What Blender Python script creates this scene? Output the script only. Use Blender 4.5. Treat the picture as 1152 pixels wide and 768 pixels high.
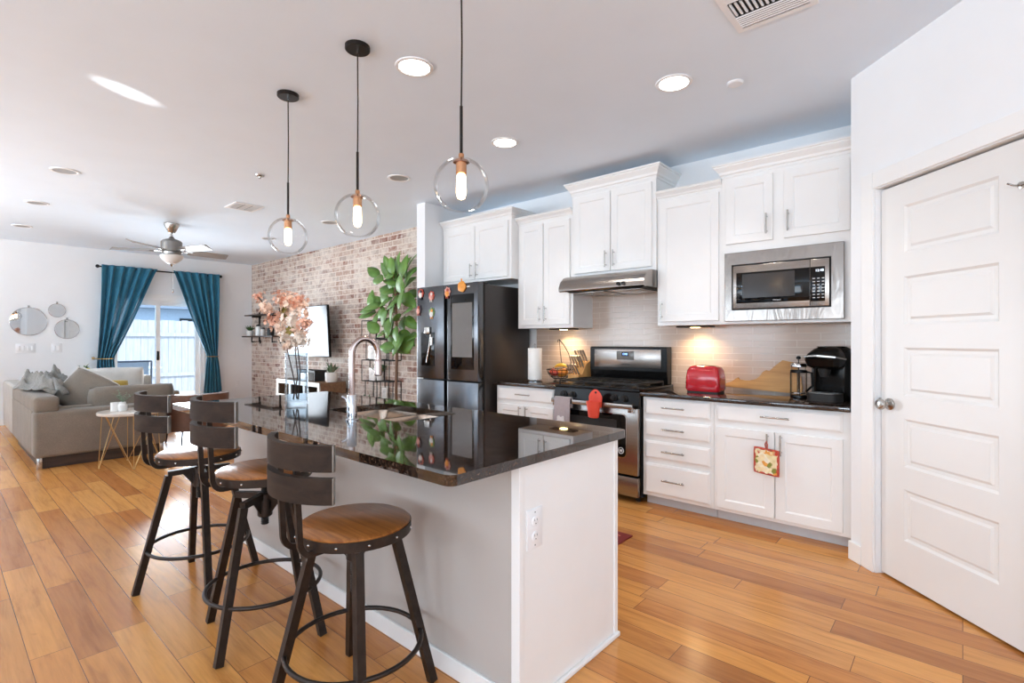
import bpy, bmesh, math, random
from mathutils import Vector, Matrix
random.seed(7)
for o in list(bpy.data.objects):
    bpy.data.objects.remove(o, do_unlink=True)
SC = bpy.context.scene
COL = SC.collection
PI = math.pi
R = math.radians

# ------------------------------------------------------------------ camera
cam_d = bpy.data.cameras.new('camera')
cam_d.sensor_width = 36.0
cam_d.lens = 18.0
cam_d.shift_y = -1.0 / 1152
cam_d.clip_start = 0.02
cam = bpy.data.objects.new('camera', cam_d)
COL.objects.link(cam)
cam.location = (0, 0, 1.245)
cam.rotation_euler = (R(90), 0, R(41.36))
SC.camera = cam

# ------------------------------------------------------------------ view, world, lights
SC.view_settings.view_transform = 'Standard'
SC.view_settings.look = 'None'
SC.view_settings.gamma = 1.0
SC.view_settings.use_curve_mapping = False
SC.view_settings.exposure = 0.60
try:
    SC.cycles.max_bounces = 10
    SC.cycles.diffuse_bounces = 6
    SC.cycles.glossy_bounces = 5
    SC.cycles.transmission_bounces = 8
    SC.cycles.transparent_max_bounces = 16
    SC.cycles.caustics_reflective = False
    SC.cycles.caustics_refractive = False
    SC.cycles.sample_clamp_indirect = 6.0
    SC.cycles.use_denoising = True
except Exception:
    pass

w = bpy.data.worlds.new('daylight_sky')
SC.world = w
w.use_nodes = True
nt = w.node_tree
bg = nt.nodes['Background']
bg.inputs['Color'].default_value = (0.55, 0.78, 1.0, 1)
bg.inputs['Strength'].default_value = 2.0

def lamp(name, kind, loc, energy, color=(1, 1, 1), rot=(0, 0, 0), **kw):
    d = bpy.data.lights.new(name, kind)
    d.energy = energy
    d.color = color
    for k, v in kw.items():
        setattr(d, k, v)
    o = bpy.data.objects.new(name, d)
    COL.objects.link(o)
    o.location = loc
    o.rotation_euler = rot
    return o

# sun on the patio; the roof keeps it out of the room
lamp('sun', 'SUN', (-6, 8, 9), 2.2, (1.0, 0.98, 0.95), (R(-18), R(42), 0), angle=R(1))
# daylight through the patio door and right window; front window lamps are added fill
lamp('daylight_patio_door', 'AREA', (-10.5, 2.65, 1.0), 58, (0.84, 0.92, 1.0), (0, R(-90), 0), shape='RECTANGLE', size=1.9, size_y=1.35, spread=R(105))
FRONT_WIN = [(-8.6, 1.5), (-6.3, 1.5), (-3.6, 1.6), (-1.0, 1.6), (1.4, 1.5)]
for (wx, ww), we in zip(FRONT_WIN, (100, 84, 30, 40, 80)):
    lamp('front_window_fill', 'AREA', (wx, -3.34, 1.5), we, (0.89, 0.95, 1.0), (R(140), 0, 0), shape='RECTANGLE', size=ww, size_y=1.6, spread=R(125 if wx < -5 else 180))  # added fill at unseen front windows, tilted up to brighten the ceiling
lamp('daylight_right_window', 'AREA', (2.9, -0.9, 1.45), 13, (0.79, 0.90, 1.0), (0, R(116), 0), shape='RECTANGLE', size=1.7, size_y=2.6)

# added spot lamp for the bright ceiling streak; its real source is unseen
lamp('ceiling_streak_lamp', 'SPOT', (-2.1, -3.1, 0.95), 900, (1.0, 1.0, 0.98), tuple((Vector((-3.77, 0.78, 2.74)) - Vector((-2.1, -3.1, 0.95))).to_track_quat('-Z', 'Y').to_euler()), spot_size=R(2.3), spot_blend=0.7, shadow_soft_size=0.01)

# ------------------------------------------------------------------ materials
def srgb(h):
    if isinstance(h, str):
        h = h.lstrip('#')
        c = [int(h[i:i + 2], 16) / 255 for i in (0, 2, 4)]
    else:
        c = [v / 255 for v in h]
    return tuple(v / 12.92 if v <= 0.04045 else ((v + 0.055) / 1.055) ** 2.4 for v in c) + (1,)

class N:
    """tiny node helper"""
    def __init__(s, name):
        s.m = bpy.data.materials.new(name)
        s.m.use_nodes = True
        s.t = s.m.node_tree
        s.b = s.t.nodes['Principled BSDF']
        s.out = s.t.nodes['Material Output']
    def n(s, kind, **kw):
        x = s.t.nodes.new('ShaderNode' + kind)
        for k, v in kw.items():
            if hasattr(x, k):
                setattr(x, k, v)
            else:
                x.inputs[k].default_value = v
        return x
    def l(s, a, b):
        s.t.links.new(a, b)
    def coords(s, scale=(1, 1, 1), rot=(0, 0, 0), src='Object'):
        tc = s.n('TexCoord')
        mp = s.n('Mapping')
        mp.inputs['Scale'].default_value = scale
        mp.inputs['Rotation'].default_value = rot
        s.l(tc.outputs[src], mp.inputs['Vector'])
        return mp.outputs['Vector']
    def noise(s, vec, scale, detail=3, rough=0.55, dist=0.0):
        x = s.n('TexNoise')
        x.inputs['Scale'].default_value = scale
        x.inputs['Detail'].default_value = detail
        x.inputs['Roughness'].default_value = rough
        x.inputs['Distortion'].default_value = dist
        if vec is not None:
            s.l(vec, x.inputs['Vector'])
        return x.outputs['Fac']
    def ramp(s, fac, stops, interp='LINEAR'):
        x = s.n('ValToRGB')
        cr = x.color_ramp
        cr.interpolation = interp
        while len(cr.elements) > 1:
            cr.elements.remove(cr.elements[-1])
        cr.elements[0].position = stops[0][0]
        cr.elements[0].color = stops[0][1]
        for p, c in stops[1:]:
            e = cr.elements.new(p)
            e.color = c
        s.l(fac, x.inputs['Fac'])
        return x.outputs['Color']
    def mix(s, a, b, fac, mode='MIX'):
        x = s.n('MixRGB')
        x.blend_type = mode
        for k, v in (('Color1', a), ('Color2', b), ('Fac', fac)):
            if hasattr(v, 'links'):
                s.l(v, x.inputs[k])
            else:
                x.inputs[k].default_value = v
        return x.outputs['Color']
    def bump(s, h, strength=0.2, dist=0.01):
        x = s.n('Bump')
        x.inputs['Strength'].default_value = strength
        x.inputs['Distance'].default_value = dist
        s.l(h, x.inputs['Height'])
        s.l(x.outputs['Normal'], s.b.inputs['Normal'])
    def set(s, **kw):
        for k, v in kw.items():
            s.b.inputs[k.replace('_', ' ')].default_value = v
        return s

def plain(name, col, rough=0.5, metal=0.0, var=0.06, scale=18, spec=0.5, coat=0.0, bump=0.0, bscale=60, stretch=(1, 1, 1)):
    """paint / plastic / metal with a little tonal variation and optional bump"""
    x = N(name)
    c = srgb(col)
    v = x.coords(stretch)
    f = x.noise(v, scale)
    dark = tuple(k * (1 - var) for k in c[:3]) + (1,)
    lite = tuple(min(1, k * (1 + var)) for k in c[:3]) + (1,)
    x.l(x.ramp(f, [(0.3, dark), (0.7, lite)]), x.b.inputs['Base Color'])
    x.set(Roughness=rough, Metallic=metal)
    x.b.inputs['Specular IOR Level'].default_value = spec
    x.b.inputs['Coat Weight'].default_value = coat
    if bump:
        x.bump(x.noise(v, bscale, 4), bump, 0.004)
    return x.m

def emit(name, col, strength):
    x = N(name)
    x.b.inputs['Base Color'].default_value = srgb(col)
    x.b.inputs['Emission Color'].default_value = srgb(col)
    x.b.inputs['Emission Strength'].default_value = strength
    return x.m

def glass(name, tint=(1, 1, 1, 1), rough=0.0, refl=1.0):
    """thin clear glass: mostly transparent with fresnel reflections"""
    x = N(name)
    tr = x.n('BsdfTransparent')
    tr.inputs['Color'].default_value = tint
    gl = x.n('BsdfGlossy')
    gl.inputs['Roughness'].default_value = rough
    lw = x.n('LayerWeight')
    lw.inputs['Blend'].default_value = 0.12
    mu = x.n('Math', operation='MULTIPLY')
    mu.inputs[1].default_value = refl
    x.l(lw.outputs['Fresnel'], mu.inputs[0])
    mx = x.n('MixShader')
    x.l(mu.outputs[0], mx.inputs['Fac'])
    x.l(tr.outputs[0], mx.inputs[1])
    x.l(gl.outputs[0], mx.inputs[2])
    x.l(mx.outputs[0], x.out.inputs['Surface'])
    return x.m

def wood(name, c1, c2, rough=0.4, axis='X', scale=9, coat=0.0, stretch=14):
    x = N(name)
    s = {'X': (1, stretch, stretch), 'Y': (stretch, 1, stretch), 'Z': (stretch, stretch, 1)}[axis]
    v = x.coords(s)
    f = x.noise(v, scale / 4, 5, 0.6, 0.6)
    x.l(x.ramp(f, [(0.3, srgb(c1)), (0.7, srgb(c2))]), x.b.inputs['Base Color'])
    x.set(Roughness=rough)
    x.b.inputs['Coat Weight'].default_value = coat
    x.bump(f, 0.08, 0.003)
    return x.m

def steel(name, col, rough=0.28, axis='X', var=0.10):
    x = N(name)
    s = {'X': (1, 160, 160), 'Z': (160, 160, 1), 'Y': (160, 1, 160)}[axis]
    v = x.coords(s)
    f = x.noise(v, 1.5, 3)
    c = srgb(col)
    x.l(x.ramp(f, [(0.3, tuple(k * (1 - var) for k in c[:3]) + (1,)), (0.7, tuple(min(1, k * (1 + var)) for k in c[:3]) + (1,))]), x.b.inputs['Base Color'])
    x.set(Roughness=rough, Metallic=1.0)
    return x.m

def fabric(name, c1, c2, scale=160, bump=0.35, rough=0.95):
    x = N(name)
    v = x.coords()
    f = x.noise(v, scale, 3)
    g = x.noise(v, 5, 2)
    a = x.ramp(f, [(0.3, srgb(c1)), (0.7, srgb(c2))])
    b = x.mix(a, srgb(c1), 0.0)
    big = x.ramp(g, [(0.35, (0.86, 0.86, 0.86, 1)), (0.7, (1, 1, 1, 1))])
    x.l(x.mix(b, big, 1.0, 'MULTIPLY'), x.b.inputs['Base Color'])
    x.set(Roughness=rough)
    x.b.inputs['Sheen Weight'].default_value = 0.15
    x.bump(f, bump, 0.003)
    return x.m

def mat_floor():
    x = N('hickory_planks')
    v = x.coords()
    def brick(c1, c2, mortar):
        b = x.n('TexBrick')
        b.offset = 0.37; b.offset_frequency = 2; b.squash = 0.75; b.squash_frequency = 3
        b.inputs['Color1'].default_value = c1
        b.inputs['Color2'].default_value = c2
        b.inputs['Mortar'].default_value = mortar
        b.inputs['Scale'].default_value = 1.0
        b.inputs['Mortar Size'].default_value = 0.0014
        b.inputs['Mortar Smooth'].default_value = 0.15
        b.inputs['Brick Width'].default_value = 1.15
        b.inputs['Row Height'].default_value = 0.127
        x.l(v, b.inputs['Vector'])
        return b
    b = brick((0, 0, 0, 1), (1, 1, 1, 1), (0.5, 0.5, 0.5, 1))
    tone = x.ramp(b.outputs['Color'], [(0.0, srgb('#a96c3a')), (0.12, srgb('#c28044')), (0.4, srgb('#d2914c')), (0.7, srgb('#da9c57')), (0.88, srgb('#ba773d')), (1.0, srgb('#e0a661'))])
    # per-plank offset so the grain breaks at every joint
    off = x.n('VectorMath', operation='SCALE')
    x.l(b.outputs['Color'], off.inputs[0]); off.inputs['Scale'].default_value = 37.0
    add = x.n('VectorMath', operation='ADD')
    x.l(v, add.inputs[0]); x.l(off.outputs[0], add.inputs[1])
    mp = x.n('Mapping'); mp.inputs['Scale'].default_value = (0.9, 9, 1)
    x.l(add.outputs[0], mp.inputs['Vector'])
    g1 = x.noise(mp.outputs['Vector'], 2.2, 4, 0.6, 0.7)
    mp2 = x.n('Mapping'); mp2.inputs['Scale'].default_value = (3, 60, 1)
    x.l(add.outputs[0], mp2.inputs['Vector'])
    g2 = x.noise(mp2.outputs['Vector'], 1.6, 3, 0.6, 0.2)
    mp3 = x.n('Mapping'); mp3.inputs['Scale'].default_value = (2.2, 6, 1)
    x.l(add.outputs[0], mp3.inputs['Vector'])
    kn = x.noise(mp3.outputs['Vector'], 1.3, 2, 0.5, 1.2)
    c = x.mix(tone, x.ramp(g1, [(0.25, (0.60, 0.50, 0.42, 1)), (0.47, (0.93, 0.90, 0.86, 1)), (0.62, (1.05, 1.04, 1.0, 1)), (0.8, (0.80, 0.74, 0.68, 1))]), 0.9, 'MULTIPLY')
    c = x.mix(c, x.ramp(g2, [(0.3, (0.88, 0.84, 0.8, 1)), (0.6, (1.03, 1.02, 1, 1))]), 0.7, 'MULTIPLY')
    c = x.mix(c, x.ramp(kn, [(0.76, (1, 1, 1, 1)), (0.83, (0.42, 0.28, 0.2, 1))]), 0.8, 'MULTIPLY')
    c = x.mix(c, srgb('#5d3a22'), b.outputs['Fac'])
    x.l(c, x.b.inputs['Base Color'])
    x.l(x.ramp(g1, [(0.3, (0.26, 0.26, 0.26, 1)), (0.7, (0.18, 0.18, 0.18, 1))]), x.b.inputs['Roughness'])
    inv = x.n('Math', operation='SUBTRACT'); inv.inputs[0].default_value = 1.0
    x.l(b.outputs['Fac'], inv.inputs[1])
    hg = x.n('Math', operation='MULTIPLY_ADD'); hg.inputs[1].default_value = 0.06
    x.l(g1, hg.inputs[0]); x.l(inv.outputs[0], hg.inputs[2])
    x.bump(hg.outputs[0], 0.16, 0.003)
    return x.m

def mat_brick():
    x = N('whitewashed_brick')
    tc = x.n('TexCoord')
    sep = x.n('SeparateXYZ'); x.l(tc.outputs['Object'], sep.inputs[0])
    cmb = x.n('CombineXYZ'); x.l(sep.outputs['X'], cmb.inputs['X']); x.l(sep.outputs['Z'], cmb.inputs['Y'])
    v = cmb.outputs[0]
    b = x.n('TexBrick')
    b.offset = 0.5
    for k, val in (('Color1', (0, 0, 0, 1)), ('Color2', (1, 1, 1, 1)), ('Mortar', (0.5, 0.5, 0.5, 1)), ('Scale', 1.0), ('Mortar Size', 0.007), ('Mortar Smooth', 0.3), ('Brick Width', 0.215), ('Row Height', 0.075)):
        b.inputs[k].default_value = val
    x.l(v, b.inputs['Vector'])
    tone = x.ramp(b.outputs['Color'], [(0, srgb('#7c4c3f')), (0.12, srgb('#9c7566')), (0.3, srgb('#bda496')), (0.5, srgb('#a68878')), (0.68, srgb('#c9b7aa')), (0.84, srgb('#a99a91')), (1, srgb('#87655a'))])
    n1 = x.noise(v, 9, 5, 0.7)
    n2 = x.noise(v, 45, 4, 0.7)
    n3 = x.noise(v, 1.6, 3, 0.6)
    wash = x.n('Math', operation='ADD'); x.l(n1, wash.inputs[0])
    h = x.n('Math', operation='MULTIPLY'); h.inputs[1].default_value = 0.5; x.l(n3, h.inputs[0]); x.l(h.outputs[0], wash.inputs[1])
    wf = x.ramp(wash.outputs[0], [(0.65, (0, 0, 0, 1)), (0.88, (0.85, 0.85, 0.85, 1))])
    c = x.mix(tone, srgb('#ddd3c9'), wf)
    c = x.mix(c, x.ramp(n2, [(0.3, (0.72, 0.68, 0.66, 1)), (0.6, (1.04, 1.03, 1.02, 1))]), 0.75, 'MULTIPLY')
    c = x.mix(c, srgb('#dccfc2'), b.outputs['Fac'])
    x.l(c, x.b.inputs['Base Color'])
    x.set(Roughness=0.92)
    inv = x.n('Math', operation='SUBTRACT'); inv.inputs[0].default_value = 1.0; x.l(b.outputs['Fac'], inv.inputs[1])
    ad = x.n('Math', operation='MULTIPLY_ADD'); ad.inputs[1].default_value = 0.4; x.l(n2, ad.inputs[0]); x.l(inv.outputs[0], ad.inputs[2])
    x.bump(ad.outputs[0], 0.6, 0.008)
    return x.m

def mat_tile():
    x = N('subway_tile')
    tc = x.n('TexCoord')
    sep = x.n('SeparateXYZ'); x.l(tc.outputs['Object'], sep.inputs[0])
    cmb = x.n('CombineXYZ'); x.l(sep.outputs['X'], cmb.inputs['X']); x.l(sep.outputs['Z'], cmb.inputs['Y'])
    b = x.n('TexBrick'); b.offset = 0.5
    for k, val in (('Color1', srgb('#c6b09f')), ('Color2', srgb('#cfbaaa')), ('Mortar', srgb('#e2d5c8')), ('Scale', 1.0), ('Mortar Size', 0.0022), ('Mortar Smooth', 0.2), ('Brick Width', 0.305), ('Row Height', 0.052)):
        b.inputs[k].default_value = val
    x.l(cmb.outputs[0], b.inputs['Vector'])
    x.l(b.outputs['Color'], x.b.inputs['Base Color'])
    x.set(Roughness=0.14)
    inv = x.n('Math', operation='SUBTRACT'); inv.inputs[0].default_value = 1.0; x.l(b.outputs['Fac'], inv.inputs[1])
    x.bump(inv.outputs[0], 0.4, 0.003)
    return x.m

def mat_granite():
    x = N('dark_granite')
    v = x.coords()
    a = x.noise(v, 120, 4, 0.7)
    b = x.noise(v, 9, 4, 0.6, 0.8)
    c = x.ramp(a, [(0.35, srgb('#1a1310')), (0.52, srgb('#372922')), (0.66, srgb('#655041')), (0.74, srgb('#927c6a'))])
    d = x.ramp(b, [(0.35, (0.35, 0.33, 0.32, 1)), (0.7, (1, 0.95, 0.9, 1))])
    x.l(x.mix(c, d, 1.0, 'MULTIPLY'), x.b.inputs['Base Color'])
    x.set(Roughness=0.03, IOR=1.62)
    x.b.inputs['Coat Weight'].default_value = 0.25
    x.b.inputs['Coat Roughness'].default_value = 0.01
    return x.m

M = {}
M['floor'] = mat_floor()
M['brick'] = mat_brick()
M['tile'] = mat_tile()
M['granite'] = mat_granite()
M['wall'] = plain('wall_paint', '#ecedee', 0.75, var=0.012, scale=3, bump=0.06, bscale=220)
M['ceiling'] = plain('ceiling_paint', '#e4effa', 0.85, var=0.012, scale=3, bump=0.12, bscale=140)
M['trim'] = plain('trim_paint', '#eeedeb', 0.4, var=0.01, scale=4)
M['door'] = plain('door_paint', '#e6e4e1', 0.38, var=0.01, scale=4)
M['cab'] = plain('cabinet_paint', '#efeeec', 0.36, var=0.012, scale=5)
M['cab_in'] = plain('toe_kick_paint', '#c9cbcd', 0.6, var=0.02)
M['island_gray'] = plain('island_greige_paint', '#b9b2ac', 0.6, var=0.015, scale=3)
M['slat_edge'] = plain('pale_slat_edge', '#8b857f', 0.35, 0.7, var=0.15, scale=40)  # paler metal tone for the slat ends
M['fan_metal'] = steel('fan_nickel', '#8f8b87', 0.3, 'Z')
M['sink_steel'] = steel('sink_steel', '#b7a392', 0.26, 'Y')
M['bronze'] = plain('dark_bronze', '#3a2e26', 0.5, 0.4)
M['knife_steel'] = plain('knife_handle_steel', '#a39a90', 0.4, 0.5, var=0.1)
M['mesh_glass'] = plain('oven_mesh_glass', '#3a3634', 0.12, var=0.02, spec=0.4)
M['amber'] = plain('amber_socket', '#c48f68', 0.25, 0.8)
M['nickel'] = steel('brushed_nickel', '#b9b5b0', 0.25, 'X')
M['chrome'] = plain('chrome', '#c3c3c6', 0.09, 1.0, var=0.01)
M['copper_chrome'] = plain('warm_chrome', '#b5a29b', 0.16, 1.0, var=0.02)
M['steel'] = steel('stainless', '#a49d97', 0.24, 'X')
def wavy_steel():
    x = N('wavy_stainless')
    v = x.coords((7, 1, 2.2))
    x.b.inputs['Base Color'].default_value = srgb('#928a84')
    x.set(Roughness=0.19, Metallic=1.0)
    x.bump(x.noise(v, 1.6, 2, 0.5, 1.0), 0.10, 0.03)
    return x.m
M['steel_wavy'] = wavy_steel()
M['steel_dark'] = steel('black_stainless', '#626366', 0.22, 'Z', 0.05)
M['fridge_side'] = plain('fridge_side_enamel', '#35302e', 0.28, 0.2, var=0.03)
M['black'] = plain('black_enamel', '#0e0d0d', 0.2, var=0.05, spec=0.22)
M['black_matte'] = plain('black_matte', '#1c1a19', 0.6, var=0.08, bump=0.1)
M['black_glass'] = plain('black_glass', '#0a0a0b', 0.05, var=0.02, spec=0.35)
M['screen'] = plain('fridge_screen_glass', '#6f6c69', 0.12, var=0.02)
M['iron'] = plain('cast_iron', '#1f1c1a', 0.55, 0.3, var=0.15, bump=0.2)
M['stool_metal'] = plain('aged_bronze_metal', '#352c27', 0.38, 0.6, var=0.25, scale=30, bump=0.15, bscale=90)
M['stool_slat'] = wood('dark_slat_wood', '#241a15', '#38291f', 0.62, 'X')
M['stool_slat'].node_tree.nodes['Principled BSDF'].inputs['Specular IOR Level'].default_value = 0.2
M['stool_seat'] = wood('stool_seat_wood', '#824b22', '#b67338', 0.28, 'X', 12, 0.25, 22)
M['blackened'] = plain('pendant_black', '#1d1816', 0.4, 0.4, var=0.08)
M['glass'] = glass('clear_glass', refl=0.45)
M['pane'] = glass('window_glass', (0.96, 0.98, 1, 1), 0.0, 0.6)
M['vase_glass'] = glass('vase_glass', (0.90, 0.94, 0.97, 1), 0.0, 0.7)
M['water'] = glass('vase_water', (0.88, 0.92, 0.96, 1), 0.02, 0.6)
M['bulb'] = emit('lit_filament', '#ffd9a0', 26)
M['bulb_glass'] = emit('glowing_bulb', '#ffd9a6', 9.0)
M['can_lit'] = emit('lit_downlight', '#fff6e6', 9)
M['puck_lit'] = emit('lit_puck', '#ffdf9a', 14)
M['can_off'] = plain('unlit_downlight', '#9d9c9c', 0.5)
M['white_plastic'] = plain('white_plastic', '#ededee', 0.35, var=0.01)
M['teal'] = fabric('teal_velvet', '#1e5f78', '#317f9c', 220, 0.2, 0.8)
M['sofa'] = fabric('taupe_linen', '#786d61', '#908578', 240, 0.4)
M['sofa_lit'] = fabric('lit_linen', '#a9a49c', '#bfbab2', 240, 0.3)  # paler copy of the taupe linen; light on this section put into colour
M['gray_throw'] = fabric('gray_knit', '#6c6964', '#98948d', 130, 0.6)
M['mustard'] = fabric('mustard_knit', '#a8893a', '#c7a94e', 150, 0.6)
M['cream'] = fabric('cream_cotton', '#d9d6cf', '#ebe8e2', 200, 0.2)
M['dark_wood'] = wood('dark_walnut', '#2d211b', '#4a372b', 0.45, 'Y')
M['marble'] = plain('marble_top', '#cfc4b8', 0.2, var=0.12, scale=7)
M['gold'] = plain('brushed_gold', '#c3a06a', 0.3, 1.0, var=0.05)
M['mirror'] = plain('mirror_silver', '#bcbfc1', 0.02, 1.0, var=0.005)
M['leather'] = plain('brown_leather', '#6a4a3b', 0.5, var=0.12, scale=25, bump=0.2, bscale=120)
M['leaf'] = plain('fig_leaf', '#62893a', 0.45, var=0.3, scale=7)
M['leaf_dark'] = plain('dark_leaf', '#3d6639', 0.4, var=0.3, scale=9)
M['leaf_gray'] = plain('gray_green_leaf', '#7c9177', 0.5, var=0.25, scale=20)
M['bark'] = wood('bark', '#5b4031', '#86664f', 0.8, 'Z')
M['soil'] = plain('soil', '#3a2c22', 0.95, var=0.3, bump=0.5)
M['terra'] = plain('woven_basket', '#b39468', 0.8, var=0.2, scale=50, bump=0.5)
M['white_ceramic'] = plain('white_ceramic', '#eae8e4', 0.25, var=0.02)
M['yellow'] = plain('yellow_ceramic', '#d9cb43', 0.3, var=0.05)
M['pink'] = plain('blossom_pink', '#efcdb6', 0.7, var=0.2, scale=30)
M['pink2'] = plain('blossom_coral', '#e6b095', 0.7, var=0.2, scale=30)
M['pink3'] = plain('blossom_pale', '#f3e3d3', 0.7, var=0.1, scale=30)
M['twig'] = plain('twig_brown', '#4a352b', 0.8, var=0.2)
M['olive'] = plain('blossom_leaf', '#8a7a36', 0.6, var=0.2)
M['red'] = plain('red_enamel', '#b81a26', 0.18, var=0.05, coat=0.5)
M['red_silicone'] = plain('red_silicone', '#d8452f', 0.5, var=0.05)
M['bamboo'] = wood('bamboo_board', '#b98449', '#d8a566', 0.5, 'X')
M['beech'] = wood('beech_block', '#c08b4d', '#dba868', 0.5, 'Z')
M['paper'] = plain('paper_towel', '#f0eeea', 0.95, var=0.02, bump=0.3, bscale=150)
M['gray_towel'] = fabric('gray_terry', '#9c9092', '#b5aaab', 260, 0.7)
M['towel_print'] = fabric('white_print', '#dcd6d6', '#eae6e6', 260, 0.5)
M['console'] = plain('console_white', '#e4e0da', 0.5, var=0.03)
M['console_wood'] = wood('console_oak', '#6f523c', '#8c6a4e', 0.5, 'X')
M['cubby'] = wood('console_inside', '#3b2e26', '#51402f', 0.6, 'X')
M['tv_screen'] = plain('tv_screen', '#17191c', 0.12, var=0.02, spec=0.16)
M['lcd'] = emit('blue_display', '#7fa8ff', 3.0)
M['lcd_white'] = emit('white_display', '#e8f2ff', 1.2)
M['wine'] = plain('coffee_glass', '#4a2c1c', 0.1)
M['orange'] = plain('orange_peel', '#e08a2c', 0.45, var=0.08, bump=0.15)
M['banana'] = plain('banana_peel', '#e2b83c', 0.5, var=0.1)
M['apple'] = plain('apple_skin', '#b8402c', 0.3, var=0.2)
M['magnet_red'] = plain('magnet_red', '#b5432f', 0.5, var=0.3, scale=60)
M['magnet_green'] = plain('magnet_green', '#6d8f4f', 0.5, var=0.3, scale=60)
M['magnet_white'] = plain('magnet_white', '#e6dfd8', 0.5, var=0.1, scale=60)
M['magnet_pink'] = plain('magnet_pink', '#d99a8c', 0.5, var=0.2, scale=60)
M['magnet_dark'] = plain('magnet_dark', '#3c2f36', 0.5, var=0.2, scale=60)
M['pumpkin'] = plain('magnet_pumpkin', '#e8962f', 0.45, var=0.12, scale=60)
M['photo'] = plain('photo_print', '#cfc8c2', 0.3, var=0.35, scale=16)
M['fan_blade'] = plain('fan_blade_gray', '#8f8a86', 0.35, var=0.06)
M['frosted'] = plain('frosted_bowl', '#e7e4e0', 0.3, var=0.01)
M['concrete'] = plain('patio_concrete', '#c9c6c2', 0.9, var=0.08, scale=4)
M['fence'] = wood('fence_boards', '#a9a4a6', '#c3bec0', 0.9, 'Z')
M['roof'] = plain('roof_shingle', '#6f7682', 0.9, var=0.15, scale=20)
M['siding'] = plain('siding', '#a9b4c2', 0.8, var=0.05)
M['patio_metal'] = plain('patio_metal', '#565b66', 0.4, 0.6)
M['gasket'] = plain('gasket_dark', '#0d0c0c', 0.6)

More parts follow.
